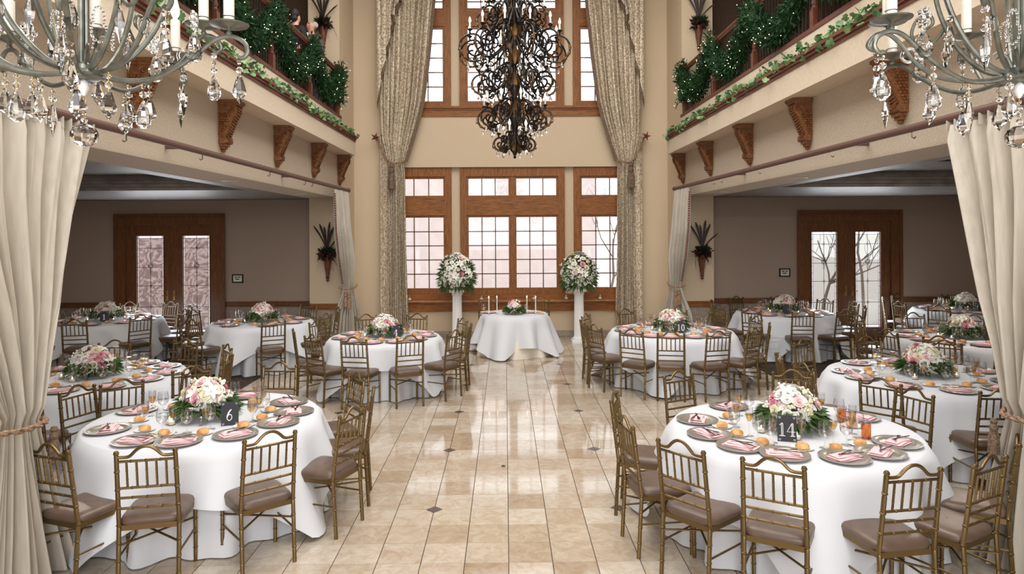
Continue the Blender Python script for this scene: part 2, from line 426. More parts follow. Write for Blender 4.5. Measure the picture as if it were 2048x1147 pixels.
# hall ceiling and rear wall round an unseen opening added to let in front light
struct('ceiling', MB().box(sx(-1, 7.5), sx(1, 7.5), -4.2, YW + .3, 8.6, 8.8), 'ceiling')
tn = 2
for s in (-1, 1):
    nm = SIDE[s]; xi, xo, xf, xr = sx(s, DI), sx(s, DO), sx(s, DF), sx(s, DR)
    # pier beside the window wall, full height
    p = MB(); p.box(xi, xo, YP, YW + .3, .885, 8.6); pier = struct('wall_%s_pier' % nm, p, 'wall')
    q = MB(); q.box(xi, xo, YP, YW + .3, 0, .885); q.build('wainscot', 'wainscot', pier, 30)
    q = MB(); q.box(xi - s * .02, xo, YP - .03, YP, .775, .885); q.box(xi - s * .02, xo, YP - .045, YP, .865, .885); q.build('chair_rail', 'oak_h', pier, 30)
    for k in range(2):   # diagonal inlay below the rail
        a, b = (xi, xo) if k else (xo, xi)
        q = MB(); q.tube([(a, YP - .001, .05), (b, YP - .001, .73)], .004, 4); q.build('inlay', 'white_paint', pier, 0)
    # beam over the side-room opening
    b = MB(); b.box(xi, xo, -4.2, YP, 2.98, 3.82); struct('wall_%s_beam' % nm, b, 'wallpaper')
    # balcony face, slab and curb
    b = MB(); b.box(xf, sx(s, 7.2), -4.2, YP - .03, 3.82, 4.19); b.box(xr + s * .02, sx(s, 7.2), -4.2, YP - .03, 4.19, 4.55)
    struct('wall_%s_balcony' % nm, b, 'fascia')
    tn += 1
    m = MB(); m.box(xf - s * .05, xf + s * .05, -4.2, YP - .03, 4.165, 4.20); m.box(xf - s * .03, xf, -4.2, YP - .03, 4.13, 4.165); m.box(xf - s * .012, xf, -4.2, YP - .03, 4.09, 4.13)
    struct('trim_%d' % tn, m, 'mahogany')
    # gallery: end wall, outer wall, ceiling
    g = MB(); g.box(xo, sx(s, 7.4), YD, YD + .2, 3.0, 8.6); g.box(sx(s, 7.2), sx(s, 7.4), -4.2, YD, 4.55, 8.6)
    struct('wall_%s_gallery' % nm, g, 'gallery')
    # side room
    rx = sx(s, 10.4)
    dx0, dx1 = (-8.03, -5.81) if s < 0 else (6.11, 8.25)
    a = MB()
    xs = sorted([xo - s * .1, rx])
    a.box(xs[0], dx0 + .05, YD, YD + .2, .885, 3.2); a.box(dx1 - .05, xs[1], YD, YD + .2, .885, 3.2); a.box(dx0 + .05, dx1 - .05, YD, YD + .2, 2.63, 3.2)
    we = struct('wall_%s_end' % nm, a, 'taupe')
    a = MB(); a.box(xs[0], dx0 + .05, YD, YD + .2, 0, .885); a.box(dx1 - .05, xs[1], YD, YD + .2, 0, .885); a.build('wainscot', 'wainscot', we, 30)
    for x0, x1 in ((xs[0], dx0), (dx1, xs[1])):
        a = MB(); a.box(x0, x1, YD - .03, YD, .775, .885); a.box(x0, x1, YD - .045, YD, .862, .885); a.build('chair_rail', 'darkoak', we, 30)
        w_ = x1 - x0; nd = max(1, round(w_ / .75))
        for k in range(nd):
            q = MB(); q.tube([(x0 + w_ * k / nd, YD - .001, .05), (x0 + w_ * (k + .5) / nd, YD - .001, .72), (x0 + w_ * (k + 1) / nd, YD - .001, .05)], .004, 4); q.build('inlay', 'white_paint', we, 0)
    a = MB(); a.box(rx, rx + s * .2, .3, YD + .2, 0, 3.4); struct('wall_%s_side' % nm, a, 'taupe')
    a = MB(); a.box(xo, rx + s * .2, .3, .5, 0, 3.4); struct('wall_%s_near' % nm, a, 'taupe')  # unseen near wall, added to keep the side room dark
    # ceiling of the side room: border soffit, stepped crown and a raised tray
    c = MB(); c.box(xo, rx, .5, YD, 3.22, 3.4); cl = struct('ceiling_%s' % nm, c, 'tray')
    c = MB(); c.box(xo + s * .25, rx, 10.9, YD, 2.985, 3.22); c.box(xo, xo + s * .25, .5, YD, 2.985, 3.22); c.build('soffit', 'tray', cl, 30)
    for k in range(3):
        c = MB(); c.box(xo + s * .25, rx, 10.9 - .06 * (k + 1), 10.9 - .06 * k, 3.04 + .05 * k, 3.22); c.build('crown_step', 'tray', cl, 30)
    # upper gallery inner face above the balcony behind the frame top: header
    h = MB(); h.box(xi, xo, -4.2, YP, 7.6, 8.6); struct('wall_%s_header' % nm, h, 'wall')
rw = MB(); rw.box(sx(-1, DO), sx(1, DO), -4.4, -4.2, 0, 1.4); rw.box(sx(-1, 7.4), sx(1, 7.4), -4.4, -4.2, 7.0, 8.6)
for s in (-1, 1): rw.box(sx(s, 3.2), sx(s, 7.4), -4.4, -4.2, 1.4, 7.0)
struct('wall_rear', rw, 'wall')

# patio doors in the side rooms
def patio_door(name, x0, x1, glass, gl):
    zt = 2.68; y0 = YD - .05; cw = .2
    m = MB()
    for a, b in ((x0, x0 + cw), (x1 - cw, x1)):
        m.box(a, b, y0, YD + .16, 0, zt)
    m.box(x0 + cw, x1 - cw, y0, YD + .16, zt - cw, zt)
    root = m.build(name, 'darkoak', None, 30, kind='structure')
    m = MB()     # outer bead of the casing
    for a, b in ((x0 - .03, x0 + .03), (x1 - .03, x1 + .03)): m.box(a, b, y0 - .025, y0, 0, zt + .03)
    m.box(x0 + .03, x1 - .03, y0 - .025, y0, zt - .03, zt + .03); m.build('casing_bead', 'darkoak', root, 30)
    xm = (x0 + x1) / 2
    for k, (a, b) in enumerate(((x0 + cw, xm - .004), (xm + .004, x1 - cw))):
        g0, g1 = gl[k]; zg0, zg1 = .26, 2.25; ya, yb = YD, YD + .06
        m = MB(); m.box(a, g0, ya, yb, .01, zt - cw - .0005); m.box(g1, b, ya, yb, .01, zt - cw - .0005); m.box(g0, g1, ya, yb, .01, zg0); m.box(g0, g1, ya, yb, zg1, zt - cw - .0005)
        leaf = m.build('door_leaf', 'darkoak', root, 30)
        m = MB(); t = .02
        m.box(g0 - t, g0, ya - .012, ya, zg0 - t, zg1 + t); m.box(g1, g1 + t, ya - .012, ya, zg0 - t, zg1 + t); m.box(g0, g1, ya - .012, ya, zg1, zg1 + t); m.box(g0, g1, ya - .012, ya, zg0 - t, zg0)
        m.build('glazing_bead', 'darkoak', leaf, 30)
        # panes between the lead lines: border strips and 2 columns of 5
        zs = [zg0 + .05, .78, 1.22, 1.60, 2.0, zg1 - .05]; xs = [g0 + .035, (g0 + g1) / 2, g1 - .035]; yg = YD + .03
        for i in range(5):
            for j in range(2):
                MB().box(xs[j] + .003, xs[j + 1] - .003, yg - .003, yg + .003, zs[i] + .003, zs[i + 1] - .003).build('pane', glass, leaf, 0)
        br = MB(); nb = 14
        for q in range(nb):
            za, zb = zg0 + (zg1 - zg0) * q / nb, zg0 + (zg1 - zg0) * (q + 1) / nb
            for a_, b_ in ((g0, xs[0]), (xs[2], g1)): br.box(a_ + .002, b_ - .002, yg - .003, yg + .003, za + .002, zb - .002)
        br.box(xs[0], xs[2], yg - .003, yg + .003, zg0, zs[0]); br.box(xs[0], xs[2], yg - .003, yg + .003, zs[5], zg1)
        br.build('border_panes', 'pane_glass', leaf, 0, kind='stuff')
        cm = MB(); r_ = .0045
        for x in xs: cm.tube([(x, yg - .006, zg0), (x, yg - .006, zg1)], r_, 4)
        for z in zs: cm.tube([(g0, yg - .006, z), (g1, yg - .006, z)], r_, 4)
        for q in range(1, nb):
            z = zg0 + (zg1 - zg0) * q / nb
            cm.tube([(g0, yg - .006, z), (xs[0], yg - .006, z)], r_ * .8, 4); cm.tube([(xs[2], yg - .006, z), (g1, yg - .006, z)], r_ * .8, 4)
        x = xs[1]
        for (zc, hw, hh) in ((zs[1], .022, .04), (zs[2], .022, .04), (zs[4], .022, .04), (1.63, .05, .17), (1.63, .026, .10), (1.63, .05, .05)):
            cm.tube([(x - hw, yg - .008, zc), (x, yg - .008, zc + hh), (x + hw, yg - .008, zc), (x, yg - .008, zc - hh)], r_, 4, closed=True)
        cm.build('lead_came', 'lead', leaf, 0)
        hx = xm + (-.07 if k == 0 else .07)
        h = MB(); h.box(hx - .018, hx + .018, ya - .01, ya, .92, 1.12); h.tube([(hx, ya - .01, 1.02), (hx, ya - .05, 1.02), (hx + (-.09 if k == 0 else .09), ya - .05, 1.02)], .009, 8); h.build('handle', 'brass', leaf)
patio_door('door_1', -8.03, -5.81, 'swirl_glass', ((-7.62, -7.07), (-6.67, -6.12)))
patio_door('door_2', 6.11, 8.25, 'door_glass', ((6.40, 6.93), (7.32, 7.85)))

# ------------------------------------------------------------------ outside, seen through the glass
struct('ground', MB().box(-30, 30, YW + .35, 60, -.3, -.1), 'concrete')
struct('wall_garden', MB().box(-14, 3.2, 24, 24.4, -.1, 4.2), 'stucco')
def tree(x, y, h, seed, label):
    rnd = random.Random(seed); m = MB()
    def br(p, d, l, r, dep):
        pts = [p]; q = Vector(p); dd = Vector(d)
        for k in range(4):
            dd = (dd + Vector((rnd.uniform(-.25, .25), rnd.uniform(-.25, .25), rnd.uniform(-.05, .15)))).normalized(); q = q + dd * l / 4; pts.append(tuple(q))
        m.tube(pts, [r * (1 - .12 * i) for i in range(5)], 5)
        if dep:
            for k in range(rnd.randint(3, 4)):
                e = Vector((rnd.uniform(-1, 1), rnd.uniform(-1, 1), rnd.uniform(.1, .9))).normalized()
                br(pts[rnd.randint(2, 4)], (dd * .5 + e).normalized(), l * .62, r * .5, dep - 1)
    br((0, 0, 0), (0, 0, 1), h * .45, .05, 3)
    t = thing('bare_tree', label, 'tree', (x, y, -.1)); m.build('trunk', 'bark', t)
tree(-4.6, 20.0, 4.5, 3, 'bare garden tree outside the tall end windows, on the pier side')
tree(2.9, 19.0, 5.0, 5, 'bare garden tree outside the tall end windows, behind the far flower column')
tree(8.3, 17.6, 4.6, 9, 'bare garden tree outside the clear glass patio doors, close by')
tree(10.2, 19.2, 5.2, 11, 'bare garden tree farther off outside the clear glass patio doors')

# ------------------------------------------------------------------ balcony: balustrades, garlands, ivy
NEWY = [13.3 - 1.86 * k for k in range(7)]
bal_mb = []
for v in range(2):
    m = MB()
    if v == 0: m.tube([(0, 0, .05), (0, 0, .87)], .007, 6); m.lathe([(.0, .05), (.013, .06), (.013, .08), (.007, .09)], 6)
    else:
        m.tube([(0, 0, .05), (0, 0, .34)], .007, 6); m.tube([(0, 0, .58), (0, 0, .87)], .007, 6)
        for a in range(4):
            ph = a * PI / 2
            m.tube([(math.cos(ph + t * 3) * .022 * math.sin(PI * t), math.sin(ph + t * 3) * .022 * math.sin(PI * t), .34 + .24 * t) for t in [k / 6 for k in range(7)]], .004, 4)
    bal_mb.append(m.mesh('baluster', 'iron'))
nw = MB(); nw.box(-.045, .045, -.045, .045, 0, .26); nw.lathe([(.04, .26), (.045, .28), (.03, .30), (.042, .34), (.03, .40), (.024, .55), (.03, .68), (.042, .72), (.03, .75), (.045, .78)], 12); nw.box(-.045, .045, -.045, .045, .78, .9)
newel_me = nw.mesh('newel', 'mahogany')
cap_me = MB().lathe([(.05, .94), (.055, .955), (.03, .97), (.04, 1.0), (.035, 1.03), (.0, 1.045)], 12).mesh('newel_cap', 'mahogany')
for s in (-1, 1):
    xr = sx(s, DR + .06)
    t = thing('balustrade', 'wooden handrail with black iron balusters along the %s balcony' % ('left' if s < 0 else 'right'), 'balustrade', (xr, 0, 4.55))
    m = MB(); m.box(-.05, .05, -4.1, 13.5, 0, .05); m.box(-.035, .035, -4.1, 13.5, .05, .065); m.build('bottom_rail', 'mahogany', t, 30)
    prof = [(-.02, .87), (.02, .87), (.03, .90), (.045, .915), (.045, .935), (.025, .955), (-.025, .955), (-.045, .935), (-.045, .915), (-.03, .90)]
    MB().prism(prof, -4.1, 13.5, 'xz').build('handrail', 'mahogany', t, 60)
    for y in NEWY:
        nq = obj('newel', newel_me, t, loc=(0, y, 0)); obj('newel_cap', cap_me, nq)
    y = 13.45; k = 0
    while y > 2.3:
        if min(abs(y - q) for q in NEWY) > .055: obj('baluster', bal_mb[1 if k % 3 == 1 else 0], t, loc=(0, y, 0), rot=(0, 0, k))
        y -= .1; k += 1
    # pine garland: swags between the newels with fairy lights
    rs = np.random.RandomState(20 + s)
    path = []
    for q in range(len(NEWY) - 1):
        ya, yb = NEWY[q], NEWY[q + 1]
        for k in range(24):
            u = k / 24; path.append((ya + (yb - ya) * u, .93 - .66 * math.sin(PI * u) ** .8 * (1 if q else .95)))
    path = [(13.28, .30), (13.29, .6), (13.30, .85)] + path
    path = [p for p in path if p[0] > 2.6]
    P = np.array([(-s * .06, a, b) for a, b in path])
    gd = thing('pine_garland', 'pine garland with fairy lights swagged along the %s balcony rail' % ('left' if s < 0 else 'right'), 'garland', (xr, 0, 4.55))
    nl = 23000
    seg = rs.randint(0, len(P) - 1, nl); u = rs.rand(nl, 1); C = P[seg] * (1 - u) + P[seg + 1] * u
    dirs = rs.normal(size=(nl, 3)); dirs /= np.linalg.norm(dirs, axis=1, keepdims=True)
    rad = .19 * rs.rand(nl, 1) ** .6
    B = C + dirs * rad * np.array([.75, 1, 1]); D = dirs + rs.normal(size=(nl, 3)) * .5; D /= np.linalg.norm(D, axis=1, keepdims=True)
    S_ = np.cross(D, rs.normal(size=(nl, 3))); S_ /= np.linalg.norm(S_, axis=1, keepdims=True)
    L_ = .05 + .05 * rs.rand(nl, 1); Wd = .012
    V = np.stack([B, B + D * L_ * .5 + S_ * Wd, B + D * L_, B + D * L_ * .5 - S_ * Wd], 1).reshape(-1, 3)
    me = bpy.data.meshes.new('needles'); me.from_pydata(V.tolist(), [], np.arange(nl * 4).reshape(-1, 4).tolist()); me.materials.append(MAT['pine'])
    obj('needles', me, gd, kind='stuff')
    MB().tube([tuple(p) for p in P], .09, 6).build('garland_core', 'pine', gd)
    lm = MB()
    for k in range(190):
        q = rs.randint(0, len(P) - 1); d = rs.normal(size=3); d /= np.linalg.norm(d); d[0] = -s * abs(d[0]); p = P[q] + d * .20 + np.array([0, rs.uniform(-.04, .04), 0])
        lm.ell(tuple(p), .0055, 4, 3)
    lm.build('fairy_lights', 'fairy', gd, 0, kind='stuff')
    # ivy lying in the ledge
    iv = thing('ivy_garland', 'green ivy garland trailing along the %s balcony ledge' % ('left' if s < 0 else 'right'), 'ivy', (sx(s, DF + .1), 0, 4.2))
    nl = 1700; V = []; F = []
    shape = [(0, 0), (.35, -.12), (.55, .15), (.33, .42), (.42, .72), (.0, 1.05), (-.42, .72), (-.33, .42), (-.55, .15), (-.35, -.12)]
    for k in range(nl):
        y = rs.uniform(2.4, 13.5) ; x = -s * .12 + s * .24 * rs.rand(); z = .01 + .11 * rs.rand() ** 1.4 * (1 - .2 * math.sin(y * 3))
        if rs.rand() < .07: z = -.09 * rs.rand(); x = -s * (.165 + .02 * rs.rand())
        sz = .035 + .04 * rs.rand(); M = Matrix.Translation((x, y, z)) @ Euler((rs.uniform(-1.2, 1.2), rs.uniform(-1.2, 1.2), rs.uniform(0, 6.28))).to_matrix().to_4x4() @ Matrix.Scale(sz, 4)
        o_ = len(V); V += [tuple(M @ Vector((a, b, .1 * abs(a)))) for a, b in shape]; F.append(tuple(range(o_, o_ + 10)))
    me = bpy.data.meshes.new('ivy_leaves'); me.from_pydata(V, [], F); me.materials.append(MAT['ivy'])
    obj('ivy_leaves', me, iv, kind='stuff')
    MB().tube([(0, y_, .03 + .02 * math.sin(y_ * 5)) for y_ in np.arange(2.4, 13.5, .12)], .012, 5).build('vine', 'leaf', iv)

# carved corbels under the balconies
def corbel_proto():
    t = thing('carved_corbel', '', 'corbel')
    # local: +x away from the beam face, y along the beam, z 0 at the top
    m = MB(); m.box(0, .235, -.115, .115, -.03, 0); m.box(0, .22, -.105, .105, -.055, -.03); m.build('cap', 'carved', t, 30)
    prof = [(0, -.055)] + [(a, b) for a, b in smoothpath([(.20, -.055), (.212, -.10), (.20, -.15), (.17, -.20), (.145, -.26), (.12, -.32), (.095, -.38), (.08, -.42), (.10, -.45), (.095, -.48), (.06, -.49)], 3)] + [(0, -.49)]
    MB().prism(prof, -.09, .09, 'xz').build('body', 'carved', t, 60)
    m = MB(); m.box(0, .075, -.06, .06, -.52, -.49); m.box(0, .055, -.045, .045, -.55, -.52); m.lathe([(.0, -.59), (.022, -.58), (.03, -.56), (.02, -.55)], 8, M=Matrix.Translation((.025, 0, 0))); m.build('foot', 'carved', t, 30)
    g = MB()
    for r in range(10):
        z = -.15 - r * .028; wmax = interp(z, [-.49, -.4, -.27, -.2, -.1], [.05, .07, .11, .13, .16])
        for c in range(int(wmax / .03)):
            for yy in (-.09, .09): g.ell((.017 + c * .03 + (r % 2) * .014, yy, z), (.0165, .02, .0165), 6, 4)
    g.build('grapes', 'carved', t, kind='stuff')
    rb = MB()     # acanthus ribs down the front and scroll eyes
    for q in range(13):
        u = q / 12; z = -.09 - .35 * u; x = interp(z, [-.49, -.44, -.40, -.34, -.27, -.2, -.15, -.10], [.09, .1, .085, .11, .14, .17, .20, .212])
        rb.tube([(x + .002, -.085 + .02, z + .012), (x + .014, -.03, z - .006), (x + .018, 0, z - .014), (x + .014, .03, z - .006), (x + .002, .065, z + .012)], .009, 5)
    rb.build('acanthus', 'carved', t)
    for yy in (-1, 1):
        sp = [(.15 + .045 * (1 - k / 26) * math.cos(k * .55), yy * .098, -.11 + .045 * (1 - k / 26) * math.sin(k * .55)) for k in range(24)]
        MB().tube(sp, .009, 5).build('scroll', 'carved', t)
    return t
CY = [13.42, 11.63, 9.76, 7.89, 6.02, 4.15]
ordn = ['first', 'second', 'third', 'fourth', 'fifth', 'sixth', 'seventh', 'eighth', 'ninth', 'tenth', 'eleventh', 'twelfth']
cp = corbel_proto(); firstc = True
for s in (-1, 1):
    for k, y in enumerate(CY[:5]):
        c = cp if firstc else copy_tree(cp); firstc = False
        c.location = (sx(s, DI), y, 3.815); c.rotation_euler = (0, 0, PI if s > 0 else 0)
        c['label'] = 'carved wooden grape corbel under the %s balcony, %s from the window wall' % ('left' if s < 0 else 'right', ordn[k]); c['group'] = 'carved corbels'

# curtain rods with hooks
for s in (-1, 1):
    x = sx(s, DD); nm = 'left' if s < 0 else 'right'
    t = thing('curtain_rod', 'brown wooden curtain rod along the %s side-room opening' % nm, 'curtain rod', (x, 0, 3.13))
    MB().tube([(0, 0.5, 0), (0, 13.42, 0)], .034, 12).build('pole', 'rodwood', t)
    MB().lathe([(0, 0), (.034, .0), (.045, .02), (.045, .04), (.03, .055), (.04, .075), (.03, .1), (0, .11)], 12, M=Matrix.Translation((0, 13.42, 0)) @ Matrix.Rotation(-PI / 2, 4, 'X')).build('finial', 'rodwood', t)
    for y in (12.4, 11.0, 10.6, 9.0, 7.0, 5.6):
        MB().tube([(s * .005, y, -.03), (s * .005, y, -.075), (s * .025, y, -.085), (s * .035, y, -.07)], .005, 5).build('hook', 'steel', t)
    for y in (3, 6.6, 10.0, 13.2): MB().box(s * .03, s * .18, y - .015, y + .015, -.02, .02).build('bracket', 'rodwood', t)

# plume sconces: two on the lower pier faces, two on the gallery ends
def sconce(x, z, label, seed):
    rnd = random.Random(seed); t = thing('plume_sconce', label, 'sconce', (x, YP - .01, z), group='plume wall sconces')
    m = MB(); m.lathe([(0, 0), (.018, .012), (.035, .03), (.03, .05), (.012, .06), (.03, .075), (.045, .09), (.03, .10), (.035, .14), (.045, .17), (.04, .19), (.05, .22), (.075, .40), (.09, .47), (.095, .49), (.08, .49)], 12, M=Matrix.Translation((0, -.07, 0)))
    m.build('holder', 'mahogany', t)
    m = MB()
    for k in range(260):
        d = Vector((rnd.uniform(-1, 1), rnd.uniform(-1, .2), rnd.uniform(-.5, 1.3))).normalized(); b = Vector((0, -.08, .53)) + Vector((d.x * .15, d.y * .1, d.z * .12)) * rnd.random()
        e = b + d * rnd.uniform(.05, .13); sd = d.cross(Vector((rnd.random(), rnd.random(), rnd.random()))).normalized() * .018
        o_ = [tuple(b), tuple((b + e) / 2 + sd), tuple(e), tuple((b + e) / 2 - sd)]; m.add(o_, [(0, 1, 2, 3)])
    m.build('dark_foliage', 'leaf_dark', t, 0, fix=False, kind='stuff')
    for k in range(6):
        a = k * 1.05; obj('dried_bloom', ROSE_DARK, t, loc=(.11 * math.cos(a), -.15, .53 + .07 * math.sin(a)), rot=(PI / 2, 0, a), scale=.055)
    for k, (dx, h, w_) in enumerate(((-.26, .60, .02), (-.14, .62, .022), (-.05, .55, .02), (.06, .64, .022), (.15, .58, .022), (.30, .40, .022), (.10, .5, .02))):
        pts = [Vector((dx * u ** 1.5, -.09 - .03 * u, .55 + h * (u - .25 * abs(dx) * u * u))) for u in [i / 8 for i in range(9)]]
        L_, R_ = [], []
        for i, p in enumerate(pts):
            u = i / 8; w2 = w_ * (.35 + .9 * u) * (1 if u < .9 else .35); L_.append((p.x - w2, p.y, p.z)); R_.append((p.x + w2, p.y - .006, p.z))
        MB().grid([L_, [tuple(q + Vector((0, -.004, 0))) for q in pts], R_]).build('plume', 'plume', t)
    m = MB()
    for k in range(16):
        a = rnd.uniform(-.22, .22); m.tube([(a * .3, -.1, .6), (a, -.12, .5), (a * 1.3 + .03, -.1, .25 + rnd.uniform(-.1, .1))], .0015, 3)
    m.build('trailing_grass', 'plume', t, kind='stuff')

# flowers (meshes shared by every arrangement)
def rose_mesh(name, mt):
    m = MB(); rnd = random.Random(4)
    for ring, (n_, r0, h0, tilt) in enumerate(((3, .16, .62, .12), (5, .34, .55, .30), (6, .55, .42, .62), (7, .72, .25, 1.0))):
        for k in range(n_):
            a = 2 * PI * k / n_ + ring * .7; hw = 1.25 * PI / n_
            rows = []
            for i in range(3):
                v = i / 2; rr = r0 * (.35 + .65 * v) + tilt * .28 * v * v; z = h0 * (.0 + 1.0 * v) - .14 * tilt * v * v
                rows.append([(rr * math.cos(a + hw * u * (.7 + .3 * v)) * (1 + .05 * abs(u)), rr * math.sin(a + hw * u * (.7 + .3 * v)), z - .07 * abs(u) * v) for u in (-1, -.35, .35, 1)])
            m.grid(rows)
    m.ell((0, 0, .25), (.2, .2, .36), 6, 4)
    return m.mesh(name, mt, 180, fix=False)
def lily_mesh(name, mt):
    m = MB()
    for k in range(6):
        a = 2 * PI * k / 6 + (.1 if k % 2 else 0); rows = []
        for i in range(6):
            v = i / 5; r = 1.15 * v + .05; z = .5 * math.sin(v * 2.0) - .35 * v * v; wd = .27 * math.sin(PI * min(1, v * .93 + .06)) + .015
            c, s_ = math.cos(a), math.sin(a)
            rows.append([(r * c - q * wd * s_, r * s_ + q * wd * c, z + .09 * abs(q)) for q in (-1, 0, 1)])
        m.grid(rows)
    for k in range(5):
        a = k * 1.26; m.tube([(0, 0, .1), (.2 * math.cos(a), .2 * math.sin(a), .6)], .018, 4)
    return m.mesh(name, mt, 180, fix=False)
def blossom_mesh(name, mt):
    m = MB(); rnd = random.Random(8)
    for k in range(9):
        m.ell((rnd.uniform(-.5, .5), rnd.uniform(-.5, .5), rnd.uniform(.2, .9)), (.26, .26, .22), 6, 4)
    return m.mesh(name, mt, 60, fix=False)
ROSE_DARK = rose_mesh('dried_bloom', 'petal_dark')
ROSES = {c: rose_mesh('rose', 'petal_' + c) for c in ('white', 'cream', 'blush', 'pink')}
LILY = lily_mesh('lily', 'petal_white'); BLOS = blossom_mesh('blossom', 'petal_cream'); BLOSW = blossom_mesh('blossom', 'petal_white')
sconce(-3.52, 1.325, 'dark plume wall sconce beside the tied-back drape behind table four', 1)
sconce(3.92, 1.315, 'dark plume wall sconce beside the tied-back drape behind table ten', 2)
sconce(-3.58, 5.87, 'dark plume wall sconce on the gallery wall behind the two people', 3)
sconce(3.88, 5.87, 'dark plume wall sconce on the gallery wall with nobody before it', 4)

def foliage_mesh(name, mt, n_, rx, rz, z0, llen, lw, seed, down=.25, top=1.35):
    rs = np.random.RandomState(seed); m = MB()
    for k in range(n_):
        a = rs.uniform(0, 6.283); el = rs.uniform(-down, top)
        d = Vector((math.cos(a) * math.cos(el), math.sin(a) * math.cos(el), math.sin(el))); b = Vector((d.x * rx * .55, d.y * rx * .55, z0 + d.z * rz * .6))
        l = llen * rs.uniform(.6, 1.3); e = b + Vector((d.x * rx * .45, d.y * rx * .45, d.z * rz * .35)) + d * l * .35 + Vector((0, 0, -.25 * l * (el < .3)))
        side = d.cross(Vector((rs.normal(), rs.normal(), rs.normal()))).normalized() * lw * rs.uniform(.6, 1.3)
        mid = b * .45 + e * .55 + Vector((0, 0, .02))
        m.add([tuple(b), tuple(mid + side), tuple(e), tuple(mid - side)], [(0, 1, 2, 3)])
    return m.mesh(name, mt, 0, fix=False)
FOL = [foliage_mesh('greenery', 'leaf', 300, .26, .12, .09, .11, .015, 40 + k, .3, .55) for k in range(3)]
FOLBIG = [foliage_mesh('greenery', 'leaf', 620, .40, .44, .26, .16, .017, 50 + k, .75) for k in range(2)]
def arrange(t, n_, rx, rz, z0, size, seed, pinks=.3, lilies=.14, lo=.05):
    rnd = random.Random(seed)
    for k in range(n_):
        u = (k + .5) / n_; el = math.asin(lo + (1 - lo) * u); a = k * 2.39996 + seed
        d = Vector((math.cos(a) * math.cos(el), math.sin(a) * math.cos(el), math.sin(el))); j = rnd.uniform(.85, 1.08)
        p = Vector((d.x * rx * j, d.y * rx * j, z0 + d.z * rz * j))
        q = d.to_track_quat('Z', 'X'); v = rnd.random(); nm = 'rose'
        if v < lilies: me = LILY; nm = 'lily'; sc = size * 1.35
        elif v < lilies + .2: me = BLOS if rnd.random() < .5 else BLOSW; nm = 'blossom'; sc = size * .95
        else:
            w_ = rnd.random(); me = ROSES['pink' if w_ < pinks * .35 else 'blush' if w_ < pinks else 'cream' if w_ < pinks + .15 else 'white']; sc = size * rnd.uniform(.85, 1.15)
        obj(nm, me, t, M=Matrix.LocRotScale(p - d * sc * .35, q, (sc,) * 3))

# ------------------------------------------------------------------ drapes
def drape(rows, n_, npl, seed=1, amp=1.0, sub=4, phase=0.0):
    # rows: (z, (x0,y0), (x1,y1), pleat depth), top to bottom; pleats along the horizontal normal
    zs = [r[0] for r in rows][::-1]; cols = lambda f: [f(r) for r in rows][::-1]
    A = [cols(lambda r: r[1][0]), cols(lambda r: r[1][1]), cols(lambda r: r[2][0]), cols(lambda r: r[2][1]), cols(lambda r: r[3])]
    Z = []
    for i in range(len(rows) - 1):
        for k in range(sub): Z.append(rows[i][0] + (rows[i + 1][0] - rows[i][0]) * k / sub)
    Z.append(rows[-1][0]); rnd = random.Random(seed); off = [rnd.uniform(-.9, .9) for _ in range(n_ + 1)]; w2 = [rnd.uniform(.55, 1.25) for _ in range(npl + 2)]
    out = []
    for z in Z:
        x0, y0, x1, y1, d = [interp(z, zs, a) for a in A]; L_ = math.hypot(x1 - x0, y1 - y0) or 1; nx, ny = (y1 - y0) / L_, -(x1 - x0) / L_
        row = []
        for k in range(n_ + 1):
            u = k / n_; h = math.sin(2 * PI * npl * u + phase + .35 * math.sin(7 * u + 1.3 * z)) * w2[int(u * npl)] + .25 * math.sin(2 * PI * npl * 2.7 * u + z)
            row.append((x0 + (x1 - x0) * u + nx * h * d, y0 + (y1 - y0) * u + ny * h * d, z))
        out.append(row)
    return MB().grid(out)
def rope(pts, r, name, parent, mt='cord'):
    # two strands twisted
    P = [Vector(p) for p in smoothpath(pts, 8)]; root = None
    for ph in (0, PI):
        q = []
        for i, p in enumerate(P):
            tg = (P[min(i + 1, len(P) - 1)] - P[max(i - 1, 0)]).normalized(); u = tg.orthogonal().normalized(); w_ = tg.cross(u)
            a = ph + i * .9; q.append(tuple(p + (u * math.cos(a) + w_ * math.sin(a)) * r * .55))
        if root is None: root = MB(); 
        root.tube(q, r * .62, 6)
    return root.build(name, mt, parent)
def tassel(name, parent, loc, sc=1.0, mt='fringe'):
    m = MB(); m.lathe([(.0, 0), (.02, -.005), (.03, -.03), (.022, -.05), (.03, -.07), (.034, -.09), (.026, -.11)], 10)
    m.lathe([(.028, -.11), (.04, -.16), (.045, -.30), (.04, -.30), (0, -.29)], 14, star=.06, starn=7)
    return m.build(name, mt, parent, M=Matrix.Translation(loc) @ Matrix.Scale(sc, 4))
prof = [(3.07, 5.10, 2.5), (2.95, 5.09, 2.5), (2.55, 4.95, 2.75), (2.28, 4.86, 3.0), (1.82, 4.71, 3.45), (1.5, 4.58, 3.75), (1.18, 4.48, 3.98), (1.09, 4.46, 4.02), (1.0, 4.48, 4.0), (.85, 4.52, 3.95), (.46, 4.64, 3.8), (.015, 4.79, 3.6)]
